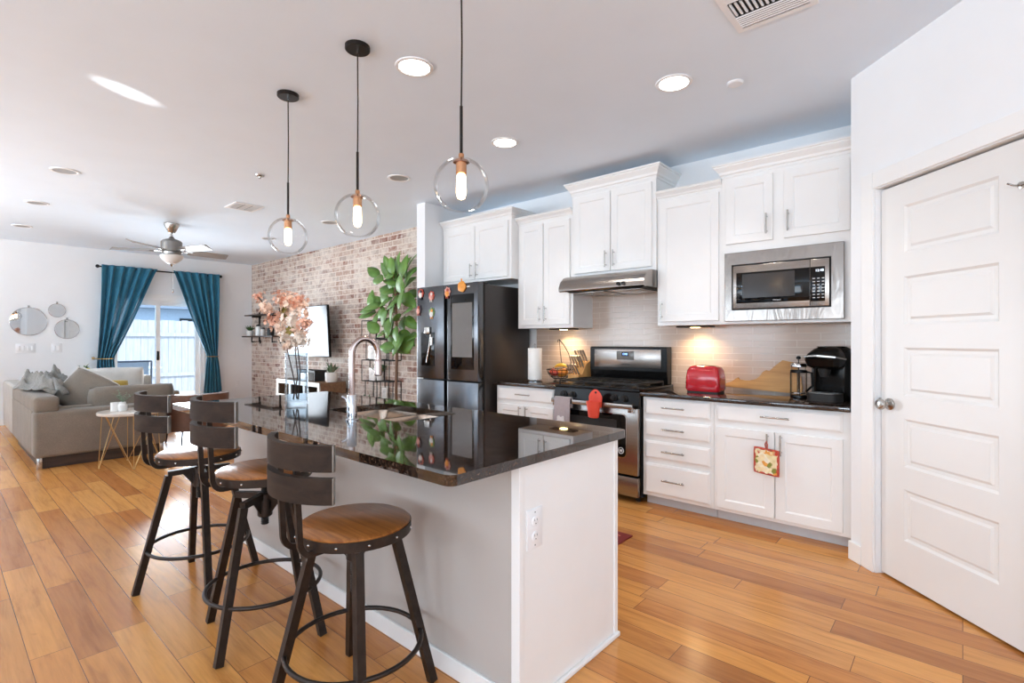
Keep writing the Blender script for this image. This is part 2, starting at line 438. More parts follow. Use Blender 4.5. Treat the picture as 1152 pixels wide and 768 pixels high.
# ------------------------------------------------------------------ mesh builder
class MB:
    def __init__(s):
        s.bm = bmesh.new()
    def _mark(s):
        return set(s.bm.verts)
    def box(s, lo, hi, bev=0.0, seg=2, rot=None, piv=None):
        bm = s.bm
        lo = Vector(lo); hi = Vector(hi)
        r = bmesh.ops.create_cube(bm, size=1.0)
        vs = r['verts']
        c = (lo + hi) / 2; d = hi - lo
        for v in vs:
            v.co = Vector((v.co.x * d.x + c.x, v.co.y * d.y + c.y, v.co.z * d.z + c.z))
        if rot is not None:
            p = Vector(piv) if piv is not None else c
            for v in vs:
                v.co = rot @ (v.co - p) + p
        if bev > 0:
            es = list({e for v in vs for e in v.link_edges})
            bmesh.ops.bevel(bm, geom=es, offset=min(bev, min(d) * 0.49), segments=seg, profile=0.5, affect='EDGES')
        return s
    def loft(s, rings, cap=True, closed=True):
        """rings: list of equal-length point loops"""
        bm = s.bm
        vr = [[bm.verts.new(Vector(p)) for p in ring] for ring in rings]
        n = len(vr[0])
        for a, b in zip(vr[:-1], vr[1:]):
            for i in range(n if closed else n - 1):
                j = (i + 1) % n
                try:
                    bm.faces.new((a[i], a[j], b[j], b[i]))
                except ValueError:
                    pass
        if cap:
            for ring in (list(reversed(vr[0])), vr[-1]):
                try:
                    bm.faces.new(ring)
                except ValueError:
                    pass
        return s
    def lathe(s, prof, c=(0, 0, 0), seg=28, axis='Z', cap=True):
        """prof: list of (radius, height) pairs"""
        c = Vector(c)
        rings = []
        for r, h in prof:
            ring = []
            for i in range(seg):
                a = 2 * PI * i / seg
                x, y = max(r, 1e-4) * math.cos(a), max(r, 1e-4) * math.sin(a)
                p = {'Z': (x, y, h), 'Y': (x, h, -y), 'X': (h, x, y)}[axis]
                ring.append(c + Vector(p))
            rings.append(ring)
        return s.loft(rings, cap)
    def tube(s, pts, r, seg=8, cap=True, flat=None, closed=False):
        """round tube (or flat=(w,t) bar) swept along pts; r may be a list"""
        pts = [Vector(p) for p in pts]
        n = len(pts)
        rs = r if isinstance(r, (list, tuple)) else [r] * n
        rings = []
        prev = None
        for i, p in enumerate(pts):
            if closed:
                t = pts[(i + 1) % n] - pts[i - 1]
            else:
                t = (pts[min(i + 1, n - 1)] - pts[max(i - 1, 0)])
            t.normalize()
            if prev is None:
                up = Vector((0, 0, 1)) if abs(t.z) < 0.9 else Vector((1, 0, 0))
                u = t.cross(up).normalized()
            else:
                u = (prev - t * prev.dot(t)).normalized()
            v = t.cross(u).normalized()
            prev = u
            if flat:
                w2, t2 = flat[0] / 2, flat[1] / 2
                rings.append([p + u * a + v * b for a, b in ((-w2, -t2), (w2, -t2), (w2, t2), (-w2, t2))])
            else:
                rings.append([p + (u * math.cos(2 * PI * k / seg) + v * math.sin(2 * PI * k / seg)) * rs[i] for k in range(seg)])
        if closed:
            rings.append(rings[0])
            bm = s.bm
            vr = [[bm.verts.new(q) for q in ring] for ring in rings[:-1]]
            vr.append(vr[0])
            m = len(vr[0])
            for a, b in zip(vr[:-1], vr[1:]):
                for k in range(m):
                    bm.faces.new((a[k], a[(k + 1) % m], b[(k + 1) % m], b[k]))
            return s
        return s.loft(rings, cap)
    def ball(s, c, r, seg=16, rings=10, sc=(1, 1, 1)):
        r0 = bmesh.ops.create_uvsphere(s.bm, u_segments=seg, v_segments=rings, radius=r)
        c = Vector(c)
        for v in r0['verts']:
            v.co = Vector((v.co.x * sc[0], v.co.y * sc[1], v.co.z * sc[2])) + c
        return s
    def prism(s, poly, z0, z1, plane='XY', bev=0.0):
        """extrude a 2-D outline; plane gives the two axes, z0..z1 the third"""
        f = {'XY': lambda a, b, c: (a, b, c), 'XZ': lambda a, b, c: (a, c, b), 'YZ': lambda a, b, c: (c, a, b)}[plane]
        bm = s.bm
        lo = [bm.verts.new(f(a, b, z0)) for a, b in poly]
        hi = [bm.verts.new(f(a, b, z1)) for a, b in poly]
        n = len(poly)
        faces = [bm.faces.new(lo), bm.faces.new(hi)]
        for i in range(n):
            j = (i + 1) % n
            faces.append(bm.faces.new((lo[i], lo[j], hi[j], hi[i])))
        if bev > 0:
            es = list({e for fc in faces[:2] for e in fc.edges})
            bmesh.ops.bevel(bm, geom=es, offset=bev, segments=2, profile=0.5, affect='EDGES')
        return s
    def quad(s, *p):
        s.bm.faces.new([s.bm.verts.new(q) for q in p])
        return s
    def grid(s, fn, nu, nv, thick=0.0):
        """surface fn(u,v)->point; thick gives it a back side"""
        bm = s.bm
        P = [[Vector(fn(i / nu, j / nv)) for i in range(nu + 1)] for j in range(nv + 1)]
        if thick <= 0:
            V = [[bm.verts.new(p) for p in row] for row in P]
            for j in range(nv):
                for i in range(nu):
                    bm.faces.new((V[j][i], V[j][i + 1], V[j + 1][i + 1], V[j + 1][i]))
            return s
        F = []; B = []
        for j in range(nv + 1):
            fr = []; bk = []
            for i in range(nu + 1):
                du = P[j][min(i + 1, nu)] - P[j][max(i - 1, 0)]
                dv = P[min(j + 1, nv)][i] - P[max(j - 1, 0)][i]
                nn = du.cross(dv)
                nn = nn.normalized() if nn.length > 1e-9 else Vector((0, 0, 1))
                fr.append(bm.verts.new(P[j][i] + nn * thick / 2))
                bk.append(bm.verts.new(P[j][i] - nn * thick / 2))
            F.append(fr); B.append(bk)
        for j in range(nv):
            for i in range(nu):
                bm.faces.new((F[j][i], F[j][i + 1], F[j + 1][i + 1], F[j + 1][i]))
                bm.faces.new((B[j][i], B[j + 1][i], B[j + 1][i + 1], B[j][i + 1]))
        for j in range(nv):
            bm.faces.new((F[j][0], F[j + 1][0], B[j + 1][0], B[j][0]))
            bm.faces.new((F[j][nu], B[j][nu], B[j + 1][nu], F[j + 1][nu]))
        for i in range(nu):
            bm.faces.new((F[0][i], B[0][i], B[0][i + 1], F[0][i + 1]))
            bm.faces.new((F[nv][i], F[nv][i + 1], B[nv][i + 1], B[nv][i]))
        return s
    def xf(s, mat):
        bmesh.ops.transform(s.bm, matrix=mat, verts=list(s.bm.verts))
        return s
    def build(s, name, m, parent=None, smooth=True, ang=38, subd=0, local=False):
        bmesh.ops.recalc_face_normals(s.bm, faces=list(s.bm.faces))
        me = bpy.data.meshes.new(name)
        if parent is not None and not local:
            off = world_of(parent)
            bmesh.ops.translate(s.bm, vec=-off, verts=list(s.bm.verts))
        s.bm.to_mesh(me)
        s.bm.free()
        if isinstance(m, str):
            m = M[m]
        me.materials.append(m)
        if smooth:
            me.polygons.foreach_set('use_smooth', [True] * len(me.polygons))
            if not subd:
                try:
                    me.set_sharp_from_angle(angle=R(ang))
                except Exception:
                    pass
        o = bpy.data.objects.new(name, me)
        COL.objects.link(o)
        if parent is not None:
            o.parent = parent
        if subd:
            sm = o.modifiers.new('subd', 'SUBSURF')
            sm.levels = sm.render_levels = subd
        return o

def world_of(o):
    v = Vector((0, 0, 0))
    while o is not None:
        v += Vector(o.location)
        o = o.parent
    return v

def tag(o, label=None, cat=None, group=None, kind=None):
    if label: o['label'] = label
    if cat: o['category'] = cat
    if group: o['group'] = group
    if kind: o['kind'] = kind
    return o

def thing(name, label, cat, loc=(0, 0, 0), group=None):
    o = bpy.data.objects.new(name, None)
    o.empty_display_size = 0.05
    COL.objects.link(o)
    o.location = loc
    return tag(o, label, cat, group)

def struct(o):
    o['kind'] = 'structure'
    return o

def copy_thing(src, loc, label=None):
    c = src.copy(); COL.objects.link(c); c.location = loc
    if label: c['label'] = label
    for ch in list(src.children):
        d = ch.copy(); COL.objects.link(d); d.parent = c
        for g in list(ch.children):
            e = g.copy(); COL.objects.link(e); e.parent = d
    return c

def text_mesh(name, body, size, m, parent, loc, rot, extrude=0.0006, align='CENTER'):
    cu = bpy.data.curves.new(name, 'FONT')
    cu.body = body; cu.size = size; cu.extrude = extrude; cu.align_x = align; cu.align_y = 'CENTER'
    t = bpy.data.objects.new(name + '_tmp', cu)
    COL.objects.link(t)
    bpy.context.view_layer.update()
    me = bpy.data.meshes.new_from_object(t.evaluated_get(bpy.context.evaluated_depsgraph_get()))
    bpy.data.objects.remove(t, do_unlink=True)
    me.materials.clear(); me.materials.append(M[m] if isinstance(m, str) else m)
    me.transform(Matrix.Translation(Vector(loc) - world_of(parent)) @ rot)
    o = bpy.data.objects.new(name, me)
    COL.objects.link(o); o.parent = parent
    return o

# ================================================================== the room
HC = 2.74
XL, XR, YB, YF = -10.6, 3.0, 4.22, -3.4

def holed_wall(name, axis, p0, p1, a0, a1, holes, m='wall', z1=HC):
    """wall slab with rectangular holes [(lo, hi, zlo, zhi)]; axis 'X' = runs along X"""
    mb = MB()
    def bx(lo, hi, zl, zh):
        if hi - lo < 1e-4 or zh - zl < 1e-4: return
        if axis == 'X': mb.box((lo, p0, zl), (hi, p1, zh))
        else: mb.box((p0, lo, zl), (p1, hi, zh))
    cur = a0
    for lo, hi, zl, zh in sorted(holes):
        bx(cur, lo, 0, z1); bx(lo, hi, 0, zl); bx(lo, hi, zh, z1)
        cur = hi
    bx(cur, a1, 0, z1)
    return struct(mb.build(name, m, smooth=False))

struct(MB().box((XL - 0.15, YF - 0.15, -0.12), (XR + 0.15, YB + 0.15, 0)).build('floor', 'floor', smooth=False))
struct(MB().box((XL - 0.15, YF - 0.15, HC), (XR + 0.15, YB + 0.15, HC + 0.12)).build('ceiling', 'ceiling', smooth=False))
PY0, PY1, PZ1 = 1.95, 3.36, 1.985
holed_wall('wall_left', 'Y', XL - 0.15, XL, YF - 0.15, YB + 0.15, [(PY0, PY1, 0.0, PZ1)])
struct(MB().box((XL, YB, 0), (-4.5, YB + 0.15, HC)).build('wall_brick', 'brick', smooth=False))
struct(MB().box((-4.5, YB, 0), (XR + 0.15, YB + 0.15, HC)).build('wall_back', 'wall', smooth=False))
struct(MB().box((-4.50, 3.53, 0), (-4.36, YB, HC)).build('wall_divider', 'wall', smooth=False))
holed_wall('wall_front', 'X', YF - 0.15, YF, XL, XR, [(x - wd / 2, x + wd / 2, 0.7, 2.3) for x, wd in FRONT_WIN])
holed_wall('wall_right', 'Y', XR, XR + 0.15, YF - 0.15, YB, [(-2.2, 0.4, 0.6, 2.3)])
# window frames in the openings behind the camera
def window(name, axis, pos, lo, hi, zl, zh):
    mb = MB()
    def bx(a, b, c, d2, t=0.05):
        if axis == 'X': mb.box((a, pos - t / 2, c), (b, pos + t / 2, d2))
        else: mb.box((pos - t / 2, a, c), (pos + t / 2, b, d2))
    f = 0.05
    bx(lo, hi, zl, zl + f); bx(lo, hi, zh - f, zh); bx(lo, lo + f, zl + f, zh - f); bx(hi - f, hi, zl + f, zh - f)
    mid = (zl + zh) / 2
    bx(lo + f, hi - f, mid - 0.02, mid + 0.02)
    o = struct(mb.build(name, 'trim', smooth=False))
    g = MB()
    t = 0.006
    if axis == 'X': g.box((lo + f, pos - t, zl + f), (hi - f, pos + t, zh - f))
    else: g.box((pos - t, lo + f, zl + f), (pos + t, hi - f, zh - f))
    g.build('pane', 'pane', o)
    return o
for i, (x, wd) in enumerate(FRONT_WIN):
    window('window_%d' % (i + 2), 'X', YF - 0.08, x - wd / 2, x + wd / 2, 0.7, 2.3)
window('window_7', 'Y', XR + 0.08, -2.2, 0.4, 0.6, 2.3)

# baseboards
def bboard(name, pts, h=0.10, t=0.014):
    mb = MB()
    for (x0, y0, x1, y1) in pts:
        mb.box((x0, y0, 0), (x1, y1, h), 0.004, 1)
    return struct(mb.build(name, 'trim', smooth=False))
bboard('baseboard_left', [(XL, YF, XL + 0.014, PY0 - 0.02), (XL, PY1 + 0.02, XL + 0.014, YB)])
bboard('baseboard_divider', [(-4.514, 3.516, -4.346, 3.53)])

# diagonal pantry wall: local frame x = along the wall (to the right), -y = towards the room
DM = Matrix.Translation((-0.33, 3.37, 0)) @ Matrix.Rotation(R(-45), 4, 'Z')
def dbox(mb, lo, hi, bev=0.0):
    return mb.box(lo, hi, bev)
mb = MB()
DOOR_W = 0.77
mb.box((-0.181, -0.03, 0), (-0.0, 0.07, HC))
mb.box((DOOR_W + 0.006, -0.03, 0), (1.9, 0.07, HC))
mb.box((-0.0, -0.03, 2.056), (DOOR_W + 0.006, 0.07, HC))
struct(mb.xf(DM).build('wall_pantry', 'wall', smooth=False))
struct(MB().box((-0.478, 3.50, 0), (-0.41, YB, HC)).build('wall_pantry_return', 'wall', smooth=False))
struct(MB().box((0.99, 2.03, 0), (XR, 2.13, HC)).build('wall_side', 'wall', smooth=False))
# casing
mb = MB()
cw = 0.088
mb.box((-cw, -0.044, 0), (-0.004, -0.0295, 2.06 + cw), 0.004)
mb.box((DOOR_W + 0.01, -0.044, 0), (DOOR_W + 0.01 + cw, -0.0295, 2.06 + cw), 0.004)
mb.box((-0.004, -0.0435, 2.06), (DOOR_W + 0.01, -0.0295, 2.06 + cw - 0.001), 0.004)
struct(mb.xf(DM).build('trim_1', 'trim', smooth=False))
struct(MB().box((-0.186, -0.045, 0), (-cw - 0.001, -0.0295, 0.105), 0.004).xf(DM).build('baseboard_pantry', 'trim', smooth=False))
# door slab with five recessed panels
mb = MB()
bm = mb.bm
DT = 0.035
pz = [(1.69, 1.93), (1.325, 1.57), (0.965, 1.21), (0.605, 0.848), (0.232, 0.49)]
px0, px1 = 0.150, 0.627
Z0, Z1 = 0.012, 2.045
mb.box((0.004, 0.012, Z0), (DOOR_W - 0.001, DT, Z1))
def fr(x0, x1, z0, z1):
    mb.box((x0, 0.0, z0), (x1, 0.0125, z1))
fr(0.004, px0, Z0, Z1); fr(px1, DOOR_W - 0.001, Z0, Z1)
zz = Z1
for zl, zh in pz:
    fr(px0, px1, zh, zz); zz = zl
fr(px0, px1, Z0, zz)
for zl, zh in pz:   # sloped sticking and raised field in each panel
    rings = []
    for ins, dy in ((0.0, 0.0), (0.012, 0.009), (0.028, 0.009), (0.04, 0.003)):
        rings.append([(px0 + ins, dy, zl + ins), (px1 - ins, dy, zl + ins), (px1 - ins, dy, zh - ins), (px0 + ins, dy, zh - ins)])
    mb.loft(rings, cap=False)
    r = rings[-1]
    mb.quad(*r)
door = struct(mb.xf(DM).build('door_1', 'door', smooth=False))
mb = MB()
mb.lathe([(0.031, 0), (0.031, -0.006), (0.026, -0.009), (0.012, -0.012), (0.011, -0.03), (0.020, -0.037), (0.028, -0.047), (0.029, -0.055), (0.024, -0.064), (0.010, -0.068)], (0.062, 0.0, 0.912), 24, 'Y')
mb.xf(DM).build('door_knob', 'nickel', door)
MB().box((-0.0, -0.012, 0.885), (0.0055, 0.012, 0.94)).xf(DM).build('strike_plate', 'nickel', door)
mb = MB()
mb.tube([(0.71, -0.002, 1.862), (0.71, -0.03, 1.862), (0.705, -0.04, 1.868), (0.698, -0.042, 1.872)], 0.004)
mb.tube([(0.715, -0.004, 1.862), (0.75, -0.012, 1.859), (0.765, -0.012, 1.862)], 0.006)
mb.lathe([(0.015, 0), (0.014, -0.005), (0.005, -0.007)], (0.715, 0, 1.862), 16, 'Y')
mb.xf(DM).build('door_hook', 'nickel', door)

# tile backsplash
struct(MB().box((-3.36, YB - 0.012, 0.85), (-0.478, YB, 1.70)).build('wall_backsplash', 'tile', smooth=False))

# ------------------------------------------------------------------ patio door, outside
mb = MB()
fx0, fx1 = XL - 0.11, XL + 0.0
f = 0.055
mb.box((fx0, PY0, 0.0), (fx1, PY1, 0.03)); mb.box((fx0, PY0, PZ1 - f), (fx1, PY1, PZ1))
mb.box((fx0, PY0, 0.03), (fx1, PY0 + f, PZ1 - f)); mb.box((fx0, PY1 - f, 0.03), (fx1, PY1, PZ1 - f))
pd = struct(mb.build('door_2', 'trim', smooth=False))
for k, (a, b, xx) in enumerate(((PY0 + f, 2.68, XL - 0.06), (2.62, PY1 - f, XL - 0.10))):
    s = 0.065
    mb = MB()
    x0, x1 = xx - 0.0, xx + 0.035
    zl, zh = 0.03, PZ1 - f
    mb.box((x0, a, zl), (x1, b, zl + 0.09)); mb.box((x0, a, zh - s), (x1, b, zh))
    mb.box((x0, a, zl + 0.09), (x1, a + s, zh - s)); mb.box((x0, b - s, zl + 0.09), (x1, b, zh - s))
    sash = mb.build('door_panel', 'trim', pd, smooth=False)
    MB().box((xx + 0.014, a + s, zl + 0.09), (xx + 0.02, b - s, zh - s)).build('pane', 'pane', sash, smooth=False)
    if k == 0:
        mb = MB(); mb.box((x1, b - 0.055, 0.90), (x1 + 0.028, b - 0.025, 1.06), 0.006)
        mb.build('door_handle', 'black', sash)
struct(MB().box((XL - 0.012, PY0 - 0.07, 0), (XL + 0.016, PY0, PZ1 + 0.07), 0.003).box((XL - 0.012, PY1, 0), (XL + 0.016, PY1 + 0.07, PZ1 + 0.07), 0.003).box((XL - 0.012, PY0, PZ1), (XL + 0.0155, PY1, PZ1 + 0.07), 0.003).build('trim_2', 'trim', smooth=False))
struct(MB().box((-20, -4, -0.20), (XL - 0.15, 12, -0.05)).build('patio_slab', 'concrete', smooth=False))
# fence of vertical boards
fe = thing('wooden_fence', 'pale board fence beyond the patio door', 'fence', (-15.0, 4, -0.05))
mb = MB()
yy = -3.0
while yy < 11:
    mb.box((-15.02, yy, -0.05), (-15.0, yy + 0.138, 1.75 + random.uniform(-0.01, 0.01)))
    yy += 0.145
mb.build('fence_boards', 'fence', fe, smooth=False)
for zr in (0.35, 1.35):
    MB().box((-15.0, -3, zr), (-14.95, 11, zr + 0.09)).build('fence_rail', 'fence', fe, smooth=False)
nb = thing('neighbour_house', 'neighbouring house with gray roof seen over the fence', 'house', (-21, 8, -0.05))
mb = MB(); mb.box((-24, 3, -0.05), (-20, 15, 2.35)); mb.build('wall', 'siding', nb, smooth=False)
MB().prism([(-19.6, 2.30), (-22.2, 3.25), (-24.6, 2.30)], 2.4, 15.5, 'XZ').build('roof', 'roof', nb, smooth=False)
for wy in (5.6, 7.4):
    MB().box((-20.0, wy, 1.0), (-19.97, wy + 0.9, 2.0)).build('window', 'black_glass', nb, smooth=False)
# patio table and chair
pt = thing('patio_table', 'metal patio table outside behind the left glass panel', 'table', (-12.7, 2.7, -0.05))
MB().lathe([(0.5, 0.66), (0.52, 0.67), (0.52, 0.69), (0.5, 0.70)], (-12.7, 2.7, 0), 32).build('table_top', 'white_ceramic', pt)
for a in range(4):
    an = PI / 4 + a * PI / 2
    MB().tube([(-12.7 + 0.08 * math.cos(an), 2.7 + 0.08 * math.sin(an), 0.66), (-12.7 + 0.12 * math.cos(an), 2.7 + 0.12 * math.sin(an), 0.3), (-12.7 + 0.4 * math.cos(an), 2.7 + 0.4 * math.sin(an), -0.05)], 0.018).build('leg', 'patio_metal', pt)
pc = thing('patio_chair', 'dark metal patio armchair outside behind the left glass panel', 'chair', (-11.75, 2.45, -0.05))
mb = MB(); cx, cy = -11.75, 2.45
mb.grid(lambda u, v: (cx + 0.25 - 0.04 * math.sin(v * PI), cy - 0.27 + 0.54 * u, 0.38 + 0.48 * v), 6, 6, 0.012); mb.build('backrest', 'siding', pc)
MB().box((cx - 0.27, cy - 0.27, 0.33), (cx + 0.27, cy + 0.27, 0.36), 0.01).build('seat', 'siding', pc)
for sy in (-0.3, 0.3):
    MB().tube([(cx - 0.26, cy + sy, -0.05), (cx - 0.25, cy + sy, 0.55), (cx, cy + sy, 0.58), (cx + 0.27, cy + sy, 0.56), (cx + 0.29, cy + sy, 0.86)], 0.016).build('arm', 'patio_metal', pc)
    MB().tube([(cx + 0.25, cy + sy, 0.55), (cx + 0.3, cy + sy, -0.05)], 0.016).build('leg', 'patio_metal', pc)
MB().tube([(cx + 0.29, cy - 0.3, 0.86), (cx + 0.29, cy + 0.3, 0.86)], 0.016).build('top_rail', 'patio_metal', pc)

# ------------------------------------------------------------------ ceiling fittings
def downlight(x, y, lit, label, r=0.085):
    t = thing('recessed_light', label, 'ceiling light', (x, y, HC), 'recessed lights in the ceiling')
    MB().lathe([(r + 0.018, 0), (r + 0.016, -0.006), (r, -0.008), (r - 0.004, -0.004)], (x, y, HC), 32, cap=False).build('trim_ring', 'white_plastic', t)
    MB().lathe([(r - 0.002, -0.001), (r - 0.004, -0.0045), (0.001, -0.0045)], (x, y, HC), 32).build('lens', 'can_lit' if lit else 'can_off', t)
    if lit:
        lamp('downlight_lamp', 'SPOT', (x, y, HC - 0.02), 22, (1.0, 0.965, 0.92), spot_size=R(125), spot_blend=0.6, shadow_soft_size=0.07)
downlight(-2.248, 1.746, True, 'lit recessed ceiling light above the island between two pendants')
downlight(-1.258, 2.849, True, 'lit recessed ceiling light nearest the smoke detector')
downlight(-2.592, 2.863, True, 'lit recessed ceiling light near the tall cabinets beside the right pendant')
downlight(-3.888, 2.846, False, 'unlit recessed ceiling light just right of the middle pendant cord')
downlight(-6.008, 3.337, False, 'unlit recessed ceiling light close to the brick wall left of the middle globe')
downlight(-7.622, 3.267, False, 'unlit recessed ceiling light behind the left pendant globe')
downlight(-5.934, 0.782, False, 'unlit recessed ceiling light nearest on the living room left side')
downlight(-7.537, 0.766, False, 'unlit recessed ceiling light second of three at far left')
downlight(-9.204, 0.791, False, 'unlit recessed ceiling light farthest at left near the mirror wall')

sd = thing('smoke_detector', 'small white round detector on the ceiling near the large vent', 'smoke detector', (-0.991, 3.084, HC))
MB().lathe([(0.045, 0), (0.045, -0.006), (0.038, -0.012), (0.001, -0.013)], (-0.991, 3.084, HC), 28).build('cover', 'white_plastic', sd)
sp = thing('fire_sprinkler', 'small sprinkler cap on the ceiling between left and middle pendants', 'sprinkler', (-4.773, 1.967, HC))
MB().lathe([(0.04, 0), (0.036, -0.010), (0.015, -0.013), (0.012, -0.03), (0.001, -0.031)], (-4.773, 1.967, HC), 20).build('cap', 'nickel', sp)

def vent(name, label, x0, x1, y0, y1, along):
    c = ((x0 + x1) / 2, (y0 + y1) / 2, HC)
    t = thing('ceiling_vent', label, 'vent', c)
    mb = MB(); b = 0.028; z0 = HC - 0.008
    mb.box((x0, y0, z0), (x1, y0 + b, HC)); mb.box((x0, y1 - b, z0), (x1, y1, HC))
    mb.box((x0, y0 + b, z0), (x0 + b, y1 - b, HC)); mb.box((x1 - b, y0 + b, z0), (x1, y1 - b, HC))
    mb.build('frame', 'white_plastic', t, smooth=False)
    MB().box((x0 + b, y0 + b, HC - 0.002), (x1 - b, y1 - b, HC - 0.0005)).build('duct_opening', 'gasket', t, smooth=False)
    # three banks of louvres
    L = y1 - y0 - 2 * b
    for k in range(3):
        ya = y0 + b + L * k / 3 + 0.006; yb = y0 + b + L * (k + 1) / 3 - 0.006
        mb = MB()
        if k == 1 or along:
            n = 13; 
            for i in range(n):
                xx = x0 + b + (x1 - x0 - 2 * b) * (i + 0.5) / n
                mb.box((xx - 0.0045, ya, HC - 0.009), (xx + 0.0045, yb, HC - 0.0025), rot=Matrix.Rotation(R(24), 3, 'Y'))
        else:
            n = 6
            for i in range(n):
                y = ya + (yb - ya) * (i + 0.5) / n
                mb.box((x0 + b, y - 0.0055, HC - 0.009), (x1 - b, y + 0.0055, HC - 0.0025), rot=Matrix.Rotation(R(-30 if k == 0 else 30), 3, 'X'))
        mb.build('louvre_bank', 'white_plastic', t, smooth=False)
vent('ceiling_vent', 'large white ceiling vent above the range side of the kitchen', -0.815, -0.475, 2.20, 2.59, False)
vent('ceiling_vent', 'small white ceiling vent near the ceiling fan', -6.19, -5.86, 2.17, 2.47, True)

# ------------------------------------------------------------------ cabinets
def shaker(mb, x0, x1, z0, z1, yf, th=0.02, rail=0.055):
    """frame-and-panel door front facing -Y at yf"""
    mb.box((x0, yf + 0.008, z0), (x1, yf + th, z1))
    r = [[(x0, yf + 0.0085, z0), (x1, yf + 0.0085, z0), (x1, yf + 0.0085, z1), (x0, yf + 0.0085, z1)]]
    for ins, dy in ((0.0, 0.002), (0.002, 0.0), (rail, 0.0), (rail + 0.009, 0.0075)):
        r.append([(x0 + ins, yf + dy, z0 + ins), (x1 - ins, yf + dy, z0 + ins), (x1 - ins, yf + dy, z1 - ins), (x0 + ins, yf + dy, z1 - ins)])
    mb.loft(r, cap=False)
    mb.quad(*r[-1])
    return mb

def slab_front(mb, x0, x1, z0, z1, yf, th=0.02):
    mb.box((x0, yf + 0.008, z0), (x1, yf + th, z1))
    r = [[(x0, yf + 0.0085, z0), (x1, yf + 0.0085, z0), (x1, yf + 0.0085, z1), (x0, yf + 0.0085, z1)]]
    for ins, dy in ((0.0, 0.007), (0.004, 0.0055), (0.014, 0.0), ):
        r.append([(x0 + ins, yf + dy, z0 + ins), (x1 - ins, yf + dy, z0 + ins), (x1 - ins, yf + dy, z1 - ins), (x0 + ins, yf + dy, z1 - ins)])
    mb.loft(r, cap=False)
    mb.quad(*r[-1])
    return mb

def pull(parent, x, z, yf, vertical, L=0.14):
    mb = MB()
    y = yf - 0.032
    if vertical:
        mb.tube([(x, y, z - L / 2), (x, y, z + L / 2)], 0.0055, 10)
        for s in (-0.36, 0.36): mb.tube([(x, yf + 0.002, z + s * L), (x, y, z + s * L)], 0.0045, 8)
    else:
        mb.tube([(x - L / 2, y, z), (x + L / 2, y, z)], 0.0055, 10)
        for s in (-0.36, 0.36): mb.tube([(x + s * L, yf + 0.002, z), (x + s * L, y, z)], 0.0045, 8)
    return mb.build('handle', 'nickel', parent)

def crown(parent, x0, x1, yf, z0, z1, yw=YB, left=True, right=True, out=0.055):
    h = z1 - z0
    prof = [(0.0, 0.0), (0.006, 0.0), (0.006, h * 0.18), (0.016, h * 0.26), (0.020, h * 0.42), (0.036, h * 0.62), (0.046, h * 0.74), (0.046, h * 0.84), (out, h * 0.88), (out, h), (0.0, h)]
    rings = []
    for o_, dz in prof:
        a = o_ if left else 0; b = o_ if right else 0
        rings.append([(x0 - a, yw, z0 + dz), (x0 - a, yf - o_, z0 + dz), (x1 + b, yf - o_, z0 + dz), (x1 + b, yw, z0 + dz)])
    mb = MB()
    mb.loft(rings, cap=False, closed=False)
    mb.quad(*rings[-2])
    return mb.build('crown_moulding', 'cab', parent, smooth=False)

def upper(label, x0, x1, yf, z0, z1, ztop, doors, handle_z, handles, left=True, right=True, body_z0=None):
    t = thing('upper_cabinet', label, 'cabinet', ((x0 + x1) / 2, YB, z0))
    mb = MB()
    mb.box((x0, yf + 0.0205, z0), (x1, YB - 0.0005, z1 + 0.03), 0.0015, 1)
    mb.build('body', 'cab', t, smooth=False)
    for (a, b, c, d), hx in zip(doors, handles):
        dm = MB(); shaker(dm, a, b, c, d, yf)
        dd = dm.build('door', 'cab', t, smooth=False)
        if hx is not None:
            pull(dd, hx, handle_z, yf, True)
    crown(t, x0, x1, yf + 0.02, z1, ztop, left=left, right=right)
    return t

UY = 3.86
upper('white two-door wall cabinet above the refrigerator', -4.352, -3.335, 3.76, 1.86, 2.47, 2.55,
      [(-4.31, -3.835, 1.885, 2.44), (-3.825, -3.37, 1.885, 2.44)], 1.98, [-3.875, -3.785], left=False)
upper('white two-door wall cabinet between fridge and range hood', -3.333, -2.672, UY, 1.365, 2.39, 2.455,
      [(-3.30, -3.008, 1.395, 2.365), (-2.998, -2.70, 1.395, 2.365)], 1.50, [-3.04, -2.966], left=False, right=False)
upper('tall white two-door wall cabinet raised above the range hood', -2.67, -1.852, UY - 0.02, 1.815, 2.555, 2.66,
      [(-2.635, -2.266, 1.845, 2.53), (-2.256, -1.885, 1.845, 2.53)], 1.945, [-2.30, -2.222])
upper('white single-door wall cabinet left of the microwave', -1.85, -1.336, UY, 1.365, 2.37, 2.434,
      [(-1.825, -1.36, 1.395, 2.35)], 1.485, [-1.80], left=False, right=False)
mwt = upper('white two-door wall cabinet holding the built-in microwave', -1.334, -0.482, UY - 0.02, 1.365, 2.435, 2.53,
      [(-1.30, -0.985, 1.945, 2.405), (-0.915, -0.535, 1.945, 2.405)], 2.055, [-1.02, -0.885], right=False)

# under-cabinet puck lights
def puck(x, y, z, label, e=9.0):
    t = thing('under_cabinet_light', label, 'under-cabinet light', (x, y, z))
    MB().box((x - 0.14, y - 0.05, z - 0.014), (x + 0.14, y + 0.05, z), 0.004).build('housing', 'bronze', t)
    MB().lathe([(0.040, -0.0138), (0.036, -0.0165), (0.001, -0.017)], (x, y, z), 24).build('lens', 'puck_lit', t)
    lamp('puck_lamp', 'SPOT', (x, y, z - 0.022), e, (1.0, 0.72, 0.42), spot_size=R(150), spot_blend=0.8, shadow_soft_size=0.03)
puck(-2.92, 4.08, 1.365, 'slim lit lamp under cabinet above the fruit basket')
puck(-1.62, 4.08, 1.365, 'slim lit lamp under cabinet above the red toaster')

